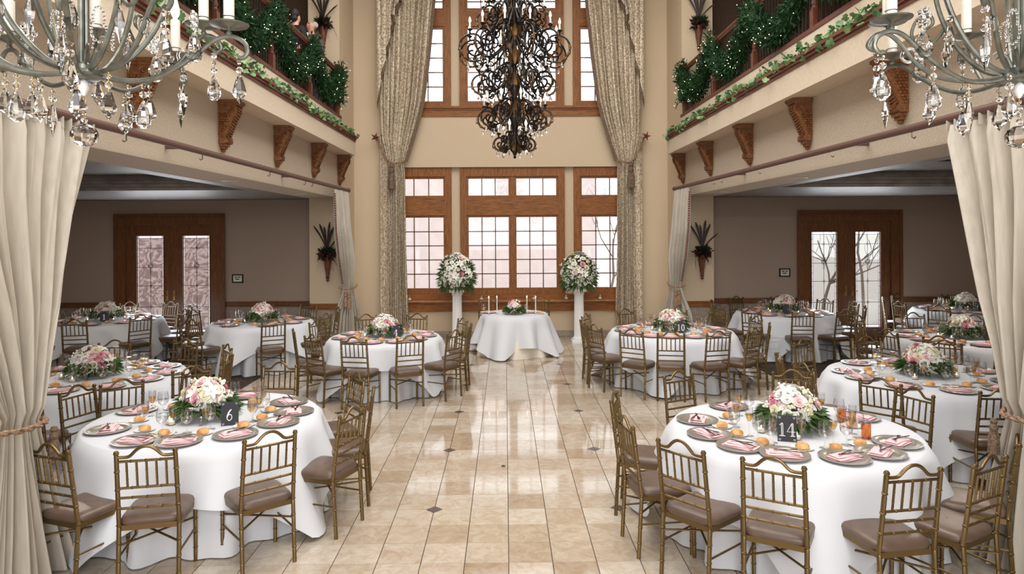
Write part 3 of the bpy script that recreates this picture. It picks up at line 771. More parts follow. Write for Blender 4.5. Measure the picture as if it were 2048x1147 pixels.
for s in (-1, 1):
    x = sx(s, DD); nm = 'left' if s < 0 else 'right'
    t = thing('tied_drape', 'beige silk drape tied back near the camera on the %s rod' % nm, 'drape', (x, 0, 0))
    rows = [(z, (0, a), (0, b), .05 + .04 * min(1, (3.07 - z) / 1.5) if z > 1.1 else .06 + .05 * (1.09 - z)) for z, a, b in prof]
    rows[0] = (3.07, rows[0][1], rows[0][2], .03)
    drape(rows, 260, 13, seed=5 + s, sub=6).build('panel', 'curtain', t, 180, fix=False)
    m = MB()
    for k in range(30): m.box(-.035, .035, 2.55 + k * .088 - .003, 2.55 + k * .088 + .003, 3.03, 3.11)
    m.build('pleat_tape', 'curtain', t, 0, kind='stuff')
    rope([(-s * .13, 4.0, 1.12), (-s * .15, 4.2, 1.09), (-s * .12, 4.42, 1.08), (0, 4.51, 1.09), (s * .12, 4.42, 1.12), (s * .16, 4.1, 1.18)], .018, 'tieback_cord', t)
    bt = MB()
    for q in range(46):
        z = 3.0 - q * .042; y = interp(z, [r[0] for r in prof][::-1], [r[1] for r in prof][::-1]) + .012; bt.ell((s * .03, y, z), (.014, .014, .018), 6, 4)
    bt.build('bead_trim', 'bead_trim', t, kind='stuff')
    tassel('tassel', t, (-s * .10, 4.53, 1.02), .8)
    # the far drape at the end of the same rod
    t = thing('tied_drape', 'beige silk drape tied back against the %s pier' % nm, 'drape', (x, 0, 0))
    g = -s
    rows = [(3.09, (0, 12.35), (0, 13.42), .03), (2.9, (0, 12.4), (0, 13.42), .05), (2.3, (-.02 * g, 12.55), (.03 * g, 13.42), .07), (1.8, (-.05 * g, 12.85), (.07 * g, 13.42), .08), (1.4, (-.07 * g, 13.18), (.08 * g, 13.42), .06), (1.22, (-.06 * g, 13.26), (.10 * g, 13.4), .04),
            (1.1, (-.08 * g, 13.22), (.12 * g, 13.4), .05), (.7, (-.20 * g, 13.05), (.22 * g, 13.38), .07), (.015, (-.30 * g, 12.95), (.32 * g, 13.36), .09)]
    drape(rows, 150, 9, seed=15 + s, sub=5).build('panel', 'curtain', t, 180, fix=False)
    rope([(-.12 * g, 13.12, 1.24), (0, 13.14, 1.20), (.15 * g, 13.3, 1.22), (.17 * g, 13.42, 1.27)], .016, 'tieback_cord', t)
    for k in range(2): tassel('tassel', t, (.02 * g + .06 * k * g, 13.1, 1.17 - .03 * k), 1.0, 'cord')
    bt = MB(); zz = [r[0] for r in rows][::-1]
    for q in range(40):
        z = 3.0 - q * .043; xx = interp(z, zz, [r[1][0] for r in rows][::-1]); yy = interp(z, zz, [r[1][1] for r in rows][::-1]) - .03; bt.ell((xx + .01 * g, yy, z), (.02, .02, .016), 6, 4)
    bt.build('bead_trim', 'bead_trim', t, kind='stuff')
    # the tall patterned drape of the window bay
    fx = (lambda v: v) if s < 0 else (lambda v: .28 - v)
    t = thing('window_drape', 'tall patterned drape with fringed cascade on the %s of the windows' % nm, 'drape', (0, 14.52, 0))
    rws = [(8.4, -2.67, -1.45, .085), (7.26, -2.67, -1.51, .085), (6.03, -2.66, -1.63, .085), (5.11, -2.65, -1.75, .085), (4.74, -2.64, -1.84, .085), (4.31, -2.62, -1.97, .05), (3.9, -2.52, -2.10, .04), (3.76, -2.48, -2.15, .035), (3.6, -2.48, -2.13, .045), (2.0, -2.49, -2.12, .06), (.01, -2.52, -2.06, .065)]
    drape([(z, (fx(a), 0), (fx(b), 0), d) for z, a, b, d in rws], 170, 11, seed=25 + s, sub=4).build('panel', 'jacquard', t, 180, fix=False)
    # outer width of cloth hanging straight behind the tie
    drape([(z, (fx(-2.68), .08), (fx(-2.42), .08), .035) for z in (4.4, 3.0, 1.5, .01)], 40, 4, seed=35 + s).build('back_panel', 'jacquard', t, 180, fix=False)
    # inner edge fringe
    tr = MB(); L_ = []; R_ = []
    for z in np.linspace(8.3, 3.82, 40):
        xe = interp(z, [r[0] for r in rws][::-1], [r[2] for r in rws][::-1]); L_.append((fx(xe - .01), -.05, z)); R_.append((fx(xe + .055), -.02, z - .03))
    tr.grid([L_, R_]).build('edge_fringe', 'fringe', t, 180, fix=False)
    # cascade: stepped folds with a fringed zigzag hem
    hem = [(-2.70, 5.05), (-2.60, 5.50), (-2.66, 5.55), (-2.50, 5.95), (-2.58, 6.05), (-2.40, 6.42), (-2.50, 6.50), (-2.30, 6.85), (-2.40, 6.95), (-2.16, 7.30), (-2.24, 7.4), (-2.0, 7.8), (-2.1, 7.9), (-1.85, 8.35)]
    top = []; bot = []; fr = []; fr2 = []
    hp = smoothpath([(a, 0, b) for a, b in hem], 3)
    for k, (a, _, b) in enumerate(hp):
        dy = -.12 - .05 * math.sin(k * .95)
        top.append((fx(-2.70 + .9 * k / (len(hp) - 1)), dy, 8.4)); bot.append((fx(a), dy, b)); fr.append((fx(a), dy - .004, b)); fr2.append((fx(a + .01), dy - .012, b - .16))
    MB().grid([top, [tuple((Vector(p) * .5 + Vector(q) * .5)) for p, q in zip(top, bot)], bot]).build('cascade', 'jacquard', t, 180, fix=False)
    MB().grid([fr, fr2]).build('cascade_fringe', 'fringe', t, 180, fix=False)
    # cord from the wall holdback round the gathered cloth, with a tassel
    rope([(fx(-2.74), .2, 4.30), (fx(-2.64), .0, 4.12), (fx(-2.50), -.1, 3.86), (fx(-2.38), -.13, 3.76), (fx(-2.25), -.12, 3.77), (fx(-2.13), -.05, 3.80)], .022, 'tieback_cord', t)
    tassel('tassel', t, (fx(-2.40), -.15, 3.74), 1.75)
    h = MB()
    for k in range(5):
        a = k * 2 * PI / 5; h.add([(0, -.06, 0), (.11 * math.cos(a), -.02, .11 * math.sin(a)), (.04 * math.cos(a + .63), .0, .04 * math.sin(a + .63)), (.04 * math.cos(a - .63), .0, .04 * math.sin(a - .63))], [(0, 3, 1), (0, 1, 2), (1, 3, 2)])
    h.tube([(0, 0, 0), (0, .27, 0)], .015, 6)
    h.build('holdback', 'bead_trim', t, 0, loc=(fx(-2.76), 0, 4.33))
# framed notices beside the patio doors
for s, x in ((-1, -5.54), (1, 5.83)):
    z = 1.36 if s < 0 else 1.41
    t = thing('framed_notice', 'small black framed white notice beside the %s patio doors' % ('swirled-glass' if s < 0 else 'clear-glass'), 'notice', (x, YD - .02, z))
    m = MB(); w_, h_ = .115, .088
    m.box(-w_, w_, 0, .02, h_ - .025, h_); m.box(-w_, w_, 0, .02, -h_, -h_ + .025); m.box(-w_, -w_ + .025, 0, .02, -h_, h_); m.box(w_ - .025, w_, 0, .02, -h_, h_); m.build('frame', 'black_frame', t, 0)
    MB().box(-w_ + .02, w_ - .02, .008, .015, -h_ + .02, h_ - .02).build('sheet', 'paper', t, 0)
    m = MB()
    for a, b, zz in ((-.06, -.005, .03), (.012, .06, .03), (-.045, .035, -.012)): m.box(a, b, .006, .008, zz - .01, zz + .01)
    m.build('print', 'ink', t, 0)
# recessed lights in the beam soffits and tray ceilings
dl = [(-3.58, 8.85, 2.979), (-3.58, 11.9, 2.979), (3.86, 8.85, 2.979), (3.86, 11.9, 2.979)]
for k, (x, y, z) in enumerate(dl):
    t = thing('recessed_light', 'white recessed light in the %s beam soffit, %s' % ('left' if x < 0 else 'right', 'nearer the tied front drape' if k % 2 == 0 else 'nearer the pier'), 'ceiling light', (x, y, z))
    MB().lathe([(.105, 0), (.11, -.006), (.085, -.01), (.07, .0)], 20).build('trim_ring', 'lamp_trim', t)
    MB().lathe([(0, -.004), (.07, -.004)], 20).build('lens', 'lamp_trim', t)
for x, y in ((-5.75, 9.1), (6.25, 9.2), (-7.4, 6.0), (7.7, 6.0)):  # the drape-end pair is added out of view to brighten the side rooms
    t = thing('recessed_light', 'small lit recessed light in the %s side-room ceiling, %s' % ('left' if x < 0 else 'right', 'toward the doors' if y > 8 else 'added fill toward the drape'), 'ceiling light', (x, y, 3.217))
    MB().lathe([(.08, 0), (.085, -.006), (.06, -.008), (.05, .0)], 16).build('trim_ring', 'lamp_trim', t)
    MB().lathe([(0, -.003), (.05, -.003)], 16).build('lens', 'downlight', t)
    l_ = bpy.data.lights.new('lamp', 'AREA'); l_.shape = 'DISK'; l_.size = .12; l_.energy = 42; l_.color = (1, .9, .8); lo_ = bpy.data.objects.new('lamp', l_); COL.objects.link(lo_); lo_.parent = t; lo_.location = (0, 0, -.012)
t = thing('ceiling_vent', 'dark air vent in the ceiling of the right side room', 'vent', (5.9, 8.9, 3.212))
MB().box(-.3, .3, -.08, .08, -.012, 0).build('frame', 'tray', t, 0)
vs = MB().box(-.28, .28, -.006, .006, -.02, -.012).mesh('slat', 'iron', 0)
for k in range(6): obj('slat', vs, t, loc=(0, -.06 + k * .024, 0))

# ------------------------------------------------------------------ chairs
def bamboo(p0, p1, r, step=.11, n_=8, mid=None):
    P0, P1 = Vector(p0), Vector(p1); L_ = (P1 - P0).length; k = max(1, round(L_ / step)); pts = []; rad = []
    for i in range(k):
        for u, rr in ((0.0, r), (.80, r), (.86, r * .8), (.92, r * 1.22), (.98, r * 1.22)):
            pts.append(P0 + (P1 - P0) * ((i + u) / k)); rad.append(rr)
    pts.append(P1); rad.append(r)
    return pts, rad
def backy(z): return interp(z, [0, .44, .95], [-.215, -.19, -.255])
def make_chair():
    t = thing('chiavari_chair', '', 'chair')
    for s in (-1, 1):
        a, ra = bamboo((s * .178, -.215, 0), (s * .178, -.19, .44), .0145); b, rb_ = bamboo((s * .178, -.19, .44), (s * .172, -.25, .915), .0145)
        m = MB().tube(a[:-1] + b, ra[:-1] + rb_, 8); m.ell((s * .172, -.2505, .918), (.0155, .0155, .010), 8, 4); m.build('back_post', 'gold', t)
        a, ra = bamboo((s * .188, .175, 0), (s * .188, .17, .41), .0135); MB().tube(a, ra, 8).build('front_leg', 'gold', t)
        MB().tube([(s * .178, -.2, .235), (s * .188, .175, .235)], .0075, 6).build('side_stretcher', 'gold', t)
        MB().tube([(s * .178, -.205, .31), (-s * .188, .17, .31)], .0075, 6).build('cross_stretcher', 'gold', t)
    c = smoothpath([(-.172, backy(.885), .885), (-.13, backy(.885), .882), (-.095, backy(.89), .888), (-.06, backy(.92), .922), (-.03, backy(.94), .942), (0, backy(.945), .948), (.03, backy(.94), .942), (.06, backy(.92), .922), (.095, backy(.89), .888), (.13, backy(.885), .882), (.172, backy(.885), .885)], 3)
    MB().tube(c, .0105, 8).build('crest', 'gold', t)
    for z in (.855, .68, .615, .545):
        a, ra = bamboo((-.173, backy(z), z), (.173, backy(z), z), .009, .09, 6); MB().tube(a, ra, 6).build('back_rail', 'gold', t)
    a, ra = bamboo((0, backy(.68), .68), (0, backy(.855), .855), .0075, .06, 6); sm = MB().tube(a, ra, 6).mesh('spindle', 'gold')
    for k in range(5): obj('spindle', sm, t, loc=(-.116 + .058 * k, 0, 0))
    m = MB()
    o_ = [(-.195, .195), (.195, .195), (.182, -.19), (-.182, -.19)]; i_ = [(-.165, .165), (.165, .165), (.155, -.165), (-.155, -.165)]
    vs = [(x, y, z) for z in (.398, .432) for P in (o_, i_) for x, y in P]; fs = []
    for k in range(4):
        l = (k + 1) % 4; fs += [(k, l, 8 + l, 8 + k), (4 + k, 4 + l, 12 + l, 12 + k), (k, 4 + k, 4 + l, l), (8 + k, 8 + l, 12 + l, 12 + k)]
    m.add(vs, fs); m.build('seat_frame', 'gold', t, 30)
    rows = []
    for z, sc in ((.428, .985), (.434, 1.01), (.452, 1.02), (.468, .985), (.478, .90), (.484, .7), (.486, .35), (.4865, .02)):
        r = []
        for k in range(40):
            a = 2 * PI * k / 40; c_, s_ = math.cos(a), math.sin(a); e = .32
            x = .195 * math.copysign(abs(c_) ** e, c_); y = .19 * math.copysign(abs(s_) ** e, s_); x *= 1 - .06 * (.19 - y) / .38
            r.append((x * sc, y * sc, z))
        rows.append(r)
    MB().grid(rows, close=True).build('seat_cushion', 'leather', t, 60)
    return t
CH = make_chair(); ch_used = False
def chair(x, y, rz, label, group):
    global ch_used
    c = copy_tree(CH) if ch_used else CH; ch_used = True
    c.location = (x, y, 0); c.rotation_euler = (0, 0, rz); c['label'] = label; c['group'] = group
    return c

# ------------------------------------------------------------------ tables and what is on them
def cloth_round(r, drop, z, seed, flare=.10, amp=.05, nf=13):
    rows = []; N_ = 144; rnd = random.Random(seed); ph = rnd.uniform(0, 6); ph2 = rnd.uniform(0, 6)
    for rr in (0.001, r * .5, r * .9, r * .985, r): rows.append([(rr * math.cos(2 * PI * k / N_), rr * math.sin(2 * PI * k / N_), z - (0 if rr < r * .95 else .002 if rr < r else .006)) for k in range(N_)])
    for i in range(1, 13):
        u = i / 12; row = []
        for k in range(N_):
            a = 2 * PI * k / N_; wv = math.sin(nf * a + ph + .6 * math.sin(3 * a)) + .5 * math.sin((nf * 2 - 3) * a + ph2)
            rr = r + .012 + flare * u + amp * u ** 1.25 * wv; row.append((rr * math.cos(a), rr * math.sin(a), z - .006 - (drop - .006) * u))
        rows.append(row)
    return MB().grid(rows, close=True)
def cloth_square(r, S, z, seed, rot):
    rows = []; N_ = 160; rnd = random.Random(seed); ph = rnd.uniform(0, 6)
    for rr in (0.001, r * .5, r * .9, r * .99, r + .006): rows.append([(rr * math.cos(2 * PI * k / N_), rr * math.sin(2 * PI * k / N_), z - (0 if rr < r * .95 else .002 if rr < r else .006)) for k in range(N_)])
    M_ = 9
    for i in range(1, M_ + 1):
        u = i / M_; row = []
        for k in range(N_):
            a = 2 * PI * k / N_; b = a - rot; ext = (S / 2) / max(abs(math.cos(b)), abs(math.sin(b))); ext = min(ext, S / 2 * 1.38); dr = min((ext - r), z - .02) * u
            cn = abs(math.sin(2 * b)) ** 3      # 1 at a corner
            wv = math.sin(11 * a + ph + .9 * math.sin(2 * a)) * (1 - .5 * cn)
            rr = r + .035 + dr * (.24 + .12 * cn) + .075 * dr / .4 * wv; row.append((rr * math.cos(a), rr * math.sin(a), z - .006 - dr * .985))
        rows.append(row)
    return MB().grid(rows, close=True)

ch_prof = [(0, .004), (.105, .004), (.115, .008), (.125, .016), (.160, .020), (.165, .019), (.163, .015), (.128, .010), (.11, 0), (0, 0)]
CHG = MB().lathe(ch_prof, 32).mesh('charger_plate', 'silver', 40)
def napkin_mesh():
    m = MB()
    for k, (w_, d_, z, rz) in enumerate(((.24, .125, .006, .0), (.225, .112, .016, .07), (.19, .085, .026, -.06))):
        rows = []
        for i in range(5):
            v = i / 4 - .5
            rows.append([(w_ * u, d_ * v, z + .010 * math.cos(u * PI) * math.cos(v * PI) + .003 * math.sin(9 * u + k)) for u in (-.5, -.3, -.1, .1, .3, .5)])
        low = [[(x, y, z - .004) for x, y, zz in r] for r in rows]
        R_ = Matrix.Rotation(rz, 4, 'Z'); m.grid(rows, R_); m.grid(low, R_)
        edge = [rows[0], low[0]]; m.grid(edge, R_); m.grid([rows[-1], low[-1]], R_)
    return m.mesh('napkin', 'pink', 50)
NAP = napkin_mesh()
FORK = MB(); FORK.box(-.075, .035, -.004, .004, 0, .002); FORK.prism([(.03, -.004), (.05, -.011), (.085, -.011), (.085, .011), (.05, .011), (.03, .004)], 0, .002, 'xy'); FORK = FORK.mesh('fork', 'steel', 0)
KNIFE = MB(); KNIFE.prism([(-.09, -.005), (0, -.005), (.01, -.008), (.09, -.007), (.105, .004), (.0, .005), (-.09, .005)], 0, .0025, 'xy'); KNIFE = KNIFE.mesh('knife', 'steel', 0)
BPL = MB().lathe([(0, .003), (.05, .003), (.075, .012), (.077, .012), (.052, .0), (0, 0)], 24).mesh('bread_plate', 'china', 40)
def roll_mesh():
    rows = []
    for z, r in ((0, .6), (.06, .9), (.22, 1.0), (.40, .92), (.55, .7), (.62, .4), (.65, .02)):
        rows.append([(.043 * r * math.cos(2 * PI * k / 16) * 1.12, .043 * r * math.sin(2 * PI * k / 16), z * .062) for k in range(16)])
    return MB().grid(rows, close=True).mesh('bread_roll', 'crust', 60)
ROLL = roll_mesh()
FLB = MB().lathe([(0, 0), (.033, .002), (.006, .008), (.0045, .02), (.0045, .095), (.012, .11), (.024, .14), (.0275, .17), (.026, .215), (.0252, .215), (.0265, .17), (.023, .141), (.010, .112), (0, .108)], 16).mesh('flute', 'glassware', 40)
FLC = MB().lathe([(0, .1085), (.010, .113), (.0228, .142), (.0255, .163), (0, .163)], 14).mesh('champagne', 'champagne', 40)
GOB = MB().lathe([(0, 0), (.036, .002), (.008, .008), (.005, .02), (.005, .065), (.02, .075), (.040, .10), (.044, .13), (.036, .185), (.0352, .185), (.0432, .13), (.039, .101), (.019, .077), (0, .072)], 18).mesh('goblet', 'glassware', 40)
GOBW = MB().lathe([(0, .073), (.019, .078), (.0385, .102), (.042, .122), (0, .122)], 16)
GOBW = GOBW.mesh('water', 'glassware', 40)
TUM = MB().lathe([(0, 0), (.032, 0), (.036, .13), (.0352, .13), (.031, .006), (0, .006)], 18).mesh('tumbler', 'glassware', 40)
TUMC = MB().lathe([(0, .007), (.0308, .007), (.0345, .105), (0, .105)], 16).mesh('iced_tea', 'tea', 40)
VOT = MB().lathe([(0, 0), (.028, 0), (.033, .06), (.031, .06), (.026, .006), (0, .006)], 14).mesh('votive_cup', 'glassware', 40)
VOTW = MB().lathe([(0, .007), (.025, .007), (.027, .03), (0, .03)], 12).mesh('candle_wax', 'wax', 40)
VOTF = MB().ell((0, 0, .043), (.005, .005, .012), 6, 5).mesh('candle_flame', 'flame', 60)
SHK = MB().lathe([(0, 0), (.018, 0), (.02, .03), (.015, .055), (.012, .06)], 12).mesh('shaker_body', 'glassware', 40)
SHKC = MB().lathe([(.0145, .058), (.0145, .066), (.009, .074), (0, .076)], 12).mesh('shaker_cap', 'silver', 40)
VASE = MB().lathe([(0, 0), (.05, 0), (.055, .008), (.075, .05), (.08, .10), (.075, .115), (.07, .115), (.075, .10), (.07, .05), (.05, .012), (0, .012)], 20).mesh('vase', 'glassware', 40)

DIG = {'1': [[(.12, .8), (.28, .95), (.28, .05)], [(.4, .95), (.4, .05)], [(.28, .95), (.4, .95)], [(.08, .03), (.6, .03)]],
       '4': [[(.42, .95), (.0, .34), (.7, .34)], [(.42, .95), (.42, .05)], [(.53, .95), (.53, .05)], [(.42, .95), (.53, .95)], [(.28, .03), (.68, .03)]],
       '0': [[(.33 + .30 * math.sin(a), .5 + .47 * math.cos(a)) for a in [k * .3307 for k in range(20)]], [(.33 + .17 * math.sin(a), .5 + .42 * math.cos(a)) for a in [k * .3307 for k in range(20)]]],
       '6': [[(.56, .90), (.40, .84), (.22, .62), (.12, .36), (.14, .16), (.32, .02), (.52, .12), (.58, .30), (.50, .47), (.34, .50), (.2, .40), (.14, .26)], [(.50, .86), (.32, .66), (.22, .4)]]}
def sign(x, y, z, rz, text, label, h=.185, w_=.13):
    t = thing('table_number' if text else 'table_card', label, 'sign', (x, y, z), rz, 'table cards')
    T_ = Matrix.Rotation(-.12, 4, 'X')
    MB().box(-w_ / 2, w_ / 2, -.003, .003, 0, h, T_).build('card', 'card', t, 0)
    MB().prism([(-.0, 0), (.05, 0), (.012, h * .6)], -.004, .004, 'yz').build('easel', 'card', t, 0)
    m = MB()
    if text:
        hh = h * .52; ww = hh * .62; tot = ww * len(text); x0 = -tot / 2
        for k, c in enumerate(text):
            for pl in DIG[c]:
                pts = [(x0 + k * ww + a * ww * 1.3, -.004, h * .2 + b * hh) for a, b in pl]
                if c in '60' and len(pl) > 4: pts = smoothpath(pts, 3)
                m.tube(pts, .0026 if len(text) > 1 else .0034, 5, M=T_)
        m.build('numeral', 'chalk', t, 0)
    m = MB()
    for a, b in ((-w_ * .38, h * .91), (w_ * .38, h * .91), (-w_ * .38, h * .07), (w_ * .38, h * .07)):
        m.tube([(a, -.004, b - .008), (a - .008, -.004, b + .002), (a - .005, -.004, b + .007), (a, -.004, b + .003), (a + .005, -.004, b + .007), (a + .008, -.004, b + .002)], .0013, 4, closed=True, M=T_)
    m.build('heart_border', 'chalk', t, 0)
    return t

# id: (centre x, y, radius, overlay turn, chair angles from the side facing the camera (+ to the right), where, sign text, sign offset)
TABLES = [
    (-2.50, 5.68, .89, .35, [-20, 10, 42, 72, 100, 128, 172, -150, -108, -58], 'table six', '6', (.30, -.26)),
    (2.20, 5.20, .89, .55, [-77, -110, -50, -25, 4, 29, 57, 113, 155, -155], 'table fourteen', '14', (-.17, -.32)),
    (-1.78, 10.02, .79, .1, [-6, 24, 56, 90, 117, 164, -156, -116, -69, -38], 'table four', '4', (.20, -.24)),
    (2.55, 10.40, .91, .4, [-36, -13, 10, 38, 68, 96, 132, 162, -160, -118, -90, -63], 'table ten', '10', (.07, -.30)),
    (-7.14, 12.20, .90, .2, [-25, 10, 52, 88, 120, 158, -165, -110, -62], 'table one', '1', (.14, -.30)),
    (-4.22, 11.80, .83, .5, [-32, 25, 70, 115, 160, -160, -100, -72], 'table beside table one', '', (-.27, -.16)),
    (-4.44, 7.35, .90, .7, [8, 40, 72, 100, 130, 165, -25, -160, -120, -75], 'table behind six', None, None),
    (4.38, 7.07, .92, .15, [-8, 28, -47, -78, -104, -150, 172, 138, 100, 62], 'table behind fourteen', None, None),
    (6.43, 9.50, .90, .6, [-12, 20, -45, -72, -100, -140, 175, 140, 95, 55], 'second behind fourteen', '', (.17, -.29)),
    (8.74, 12.80, .88, .3, [-15, 20, -50, -85, -120, -155, 165, 130], 'farthest behind fourteen', '', (.12, -.29)),
    (5.20, 12.60, .85, .2, [-12, 26, 62, 92, 125, 160, -160, -115, -80, -48], 'table behind ten', '', (-.08, -.29)),
]
ZT = .762
for ti, (cx, cy, r, rot, angs, where, text, so) in enumerate(TABLES):
    rnd = random.Random(100 + ti); near = ti in (0, 1, 6, 7)
    t = cloth_round(r, ZT - .012, ZT - .004, 60 + ti, .055, .062, 12 + ti % 3).build('tablecloth', 'linen', None, 60, loc=(cx, cy, 0), label='white floor-length cloth on the round %s' % where, cat='tablecloth', group='floor-length cloths')
    cloth_square(r, 2.85 * r, ZT, 80 + ti, rot).build('cloth_overlay', 'linen', None, 60, loc=(cx, cy, 0), label='white square overlay cloth hanging in points over %s' % where, cat='tablecloth', group='square overlay cloths')
    z = ZT + .001
    # order the places clockwise (seen from above) from the side facing the camera
    st_ = min(angs, key=abs); order = sorted(angs, key=lambda a: (st_ - a) % 360)
    def clear(q):
        # keep glasses from standing right before the table card
        if text:
            sx_, sy_ = cx + so[0], cy + so[1]
            if q[1] < sy_ and abs(q[0] / q[1] - sx_ / sy_) < .10 / sy_: q = (q[0] + (.12 if q[0] / q[1] >= sx_ / sy_ else -.12), q[1], q[2])
        return q
    for k, a in enumerate(order):
        th = math.radians(a + rnd.uniform(-2, 2)); R_ = r + .235 + rnd.uniform(-.02, .03)
        dx, dy = math.sin(th), -math.cos(th)
        o1 = ordn[k]
        pos = '%s clockwise from front, %s' % (o1, where)
        chair(cx + dx * R_, cy + dy * R_, math.atan2(dx, -dy) + rnd.uniform(-.08, .08), 'gilt chair with brown seat, ' + pos, 'gilt chairs round the tables')
        rz = math.atan2(dx, -dy); tx, ty = -dy, dx        # tangent
        def at(rad, tan, zz=0): return (cx + dx * (r - rad) + tx * tan, cy + dy * (r - rad) + ty * tan, z + zz)
        obj('charger_plate', CHG, loc=at(.185, 0), label='silver charger plate, ' + pos, cat='plate', group='silver chargers')
        nr = rz + rnd.uniform(-.35, .35)
        obj('napkin', NAP, loc=at(.185, rnd.uniform(-.015, .015), .0045), rot=(0, 0, nr), label='folded pink napkin, ' + pos, cat='napkin', group='pink napkins')
        if near:
            q = at(.185, 0, .043); obj('fork', FORK, loc=(q[0], q[1], q[2]), rot=(0, 0, nr + .25), label='fork on the pink napkin, ' + pos, cat='fork', group='forks on napkins')
            q = at(.165, .03, .043); obj('knife', KNIFE, loc=(q[0], q[1], q[2]), rot=(0, 0, nr - .2), label='knife on the pink napkin, ' + pos, cat='knife', group='knives on napkins')
        jt = lambda q: rnd.uniform(-q, q)
        f = thing('champagne_flute', 'champagne flute, ' + pos, 'glass', clear(at(.46 + jt(.03), .10 + jt(.02))), 0, 'champagne flutes'); obj('flute', FLB, f); obj('champagne', FLC, f)
        f = thing('water_goblet', 'clear goblet, ' + pos, 'glass', clear(at(.43 + jt(.03), -.0 + jt(.02))), 0, 'water goblets'); obj('goblet', GOB, f); obj('water', GOBW, f)
        q = at(.41 + jt(.02), -.16 + jt(.015)); obj('bread_plate', BPL, loc=q, label='small white bread plate, ' + pos, cat='plate', group='bread plates')
        obj('bread_roll', ROLL, loc=(q[0], q[1], q[2] + .004), rot=(0, 0, rnd.uniform(0, 6)), label='golden bread roll, ' + pos, cat='bread', group='bread rolls')
    c = thing('centrepiece', 'white and pink rose centrepiece in the middle of %s' % where, 'flowers', (cx, cy, z), rnd.uniform(0, 6), 'rose centrepieces')
    obj('vase', VASE, c); obj('greenery', FOL[ti % 3], c, kind='stuff')
    arrange(c, 58, .195, .20, .12, .047, 3 + ti, .42, .12)
    for k in range(3):
        a = rnd.uniform(0, 6.28) if k else 3.6 + rnd.uniform(-.4, .4); p = (cx + .29 * math.cos(a + 2.1 * k), cy + .29 * math.sin(a + 2.1 * k), z)
        v = thing('votive_candle', 'small lit votive candle, %s round the flowers of %s' % (ordn[k], where), 'candle', clear(p), 0, 'votive candles'); obj('votive_cup', VOT, v); obj('candle_wax', VOTW, v); obj('candle_flame', VOTF, v)
    v = thing('salt_shaker', 'glass salt shaker with silver cap beside the flowers of %s' % where, 'shaker', (cx + .26 * math.cos(5 + ti), cy - .27 * abs(math.sin(5 + ti)), z), 0, 'salt shakers'); obj('shaker_body', SHK, v); obj('shaker_cap', SHKC, v)
    if text is not None:
        rz = math.atan2(cx + so[0], cy + so[1]) * -.8 + rnd.uniform(-.1, .1)
        if text == '' and ti == 5: rz = -1.0
        sign(cx + so[0], cy + so[1], z, rz, text, ('black card with a white chalk numeral on %s' % where) if text else 'dark table card beside the flowers of %s' % where)
for k, (x, y, w_) in enumerate(((2.63, 4.93, 'in front of the pink napkin'), (2.66, 5.35, 'behind the other tea glass'))):
    v = thing('tea_glass', 'glass of orange iced tea on table fourteen, ' + w_, 'glass', (x, y, ZT + .001)); obj('tumbler', TUM, v); obj('iced_tea', TUMC, v)

# ------------------------------------------------------------------ couple's table, candles, flower columns, sill votives
SX, SY = 0.17, 12.85
cloth_round(.60, .75, .752, 7, .09, .03, 9).build('tablecloth', 'ivory_linen', None, 60, loc=(SX, SY, 0), label="ivory floor-length under-cloth on the couple's table before the windows", cat='tablecloth')
cloth_square(.60, 2.28, .757, 9, .35).build('cloth_overlay', 'linen', None, 60, loc=(SX, SY, 0), label="white overlay pooling to the floor on the couple's table", cat='tablecloth')
for k, (dx, rz) in enumerate(((-.50, PI + .15), (.50, PI - .15))):
    chair(SX + dx, SY + .62, rz, "gilt chair behind the couple's table, nearer the %s flower column" % ('left' if k == 0 else 'right'), 'gilt chairs round the tables')
CAN = MB().lathe([(0, .02), (.0105, .02), (.0085, .30), (0, .305)], 12).mesh('taper', 'wax'); CHO = MB().lathe([(0, 0), (.032, 0), (.034, .006), (.012, .012), (.016, .03), (.0125, .034), (0, .034)], 14).mesh('holder', 'glassware'); CFL = MB().ell((0, 0, .322), (.007, .007, .02), 6, 5).mesh('candle_flame', 'flame', 60)
for k, (x, y) in enumerate(((-.33, 12.62), (-.18, 12.68), (.38, 12.68), (.54, 12.62))):
    v = thing('taper_candle', "lit white taper candle, %s from the column side on the couple's table" % ordn[k], 'candle', (x + .02, y, .758), 0, 'taper candles'); obj('taper', CAN, v); obj('holder', CHO, v); obj('candle_flame', CFL, v)
c = thing('centrepiece', "cream and blush flower ball on the couple's table", 'flowers', (SX - .01, 12.66, .758)); obj('vase', VASE, c, scale=.8); obj('greenery', FOL[1], c, scale=.8, kind='stuff'); arrange(c, 30, .125, .16, .11, .042, 31, .35, .1)
for k, x in enumerate((-.27, .52)):
    p_ = "on the couple's table, %s of the flower ball" % ('left' if k == 0 else 'right')
    obj('charger_plate', CHG, loc=(x - .05, 12.88, .758), label='dark rimmed charger plate ' + p_, cat='plate'); obj('napkin', NAP, loc=(x - .05, 12.88, .763), label='folded pink napkin ' + p_, cat='napkin')
    f = thing('water_goblet', 'clear goblet ' + p_, 'glass', (x - .14, 12.7, .758)); obj('goblet', GOB, f); obj('water', GOBW, f)
q = (.66, 12.68, .758); obj('bread_plate', BPL, loc=q, label="white bread plate on the couple's table", cat='plate'); obj('bread_roll', ROLL, loc=(q[0], q[1], .762), label="bread roll on the couple's table", cat='bread')

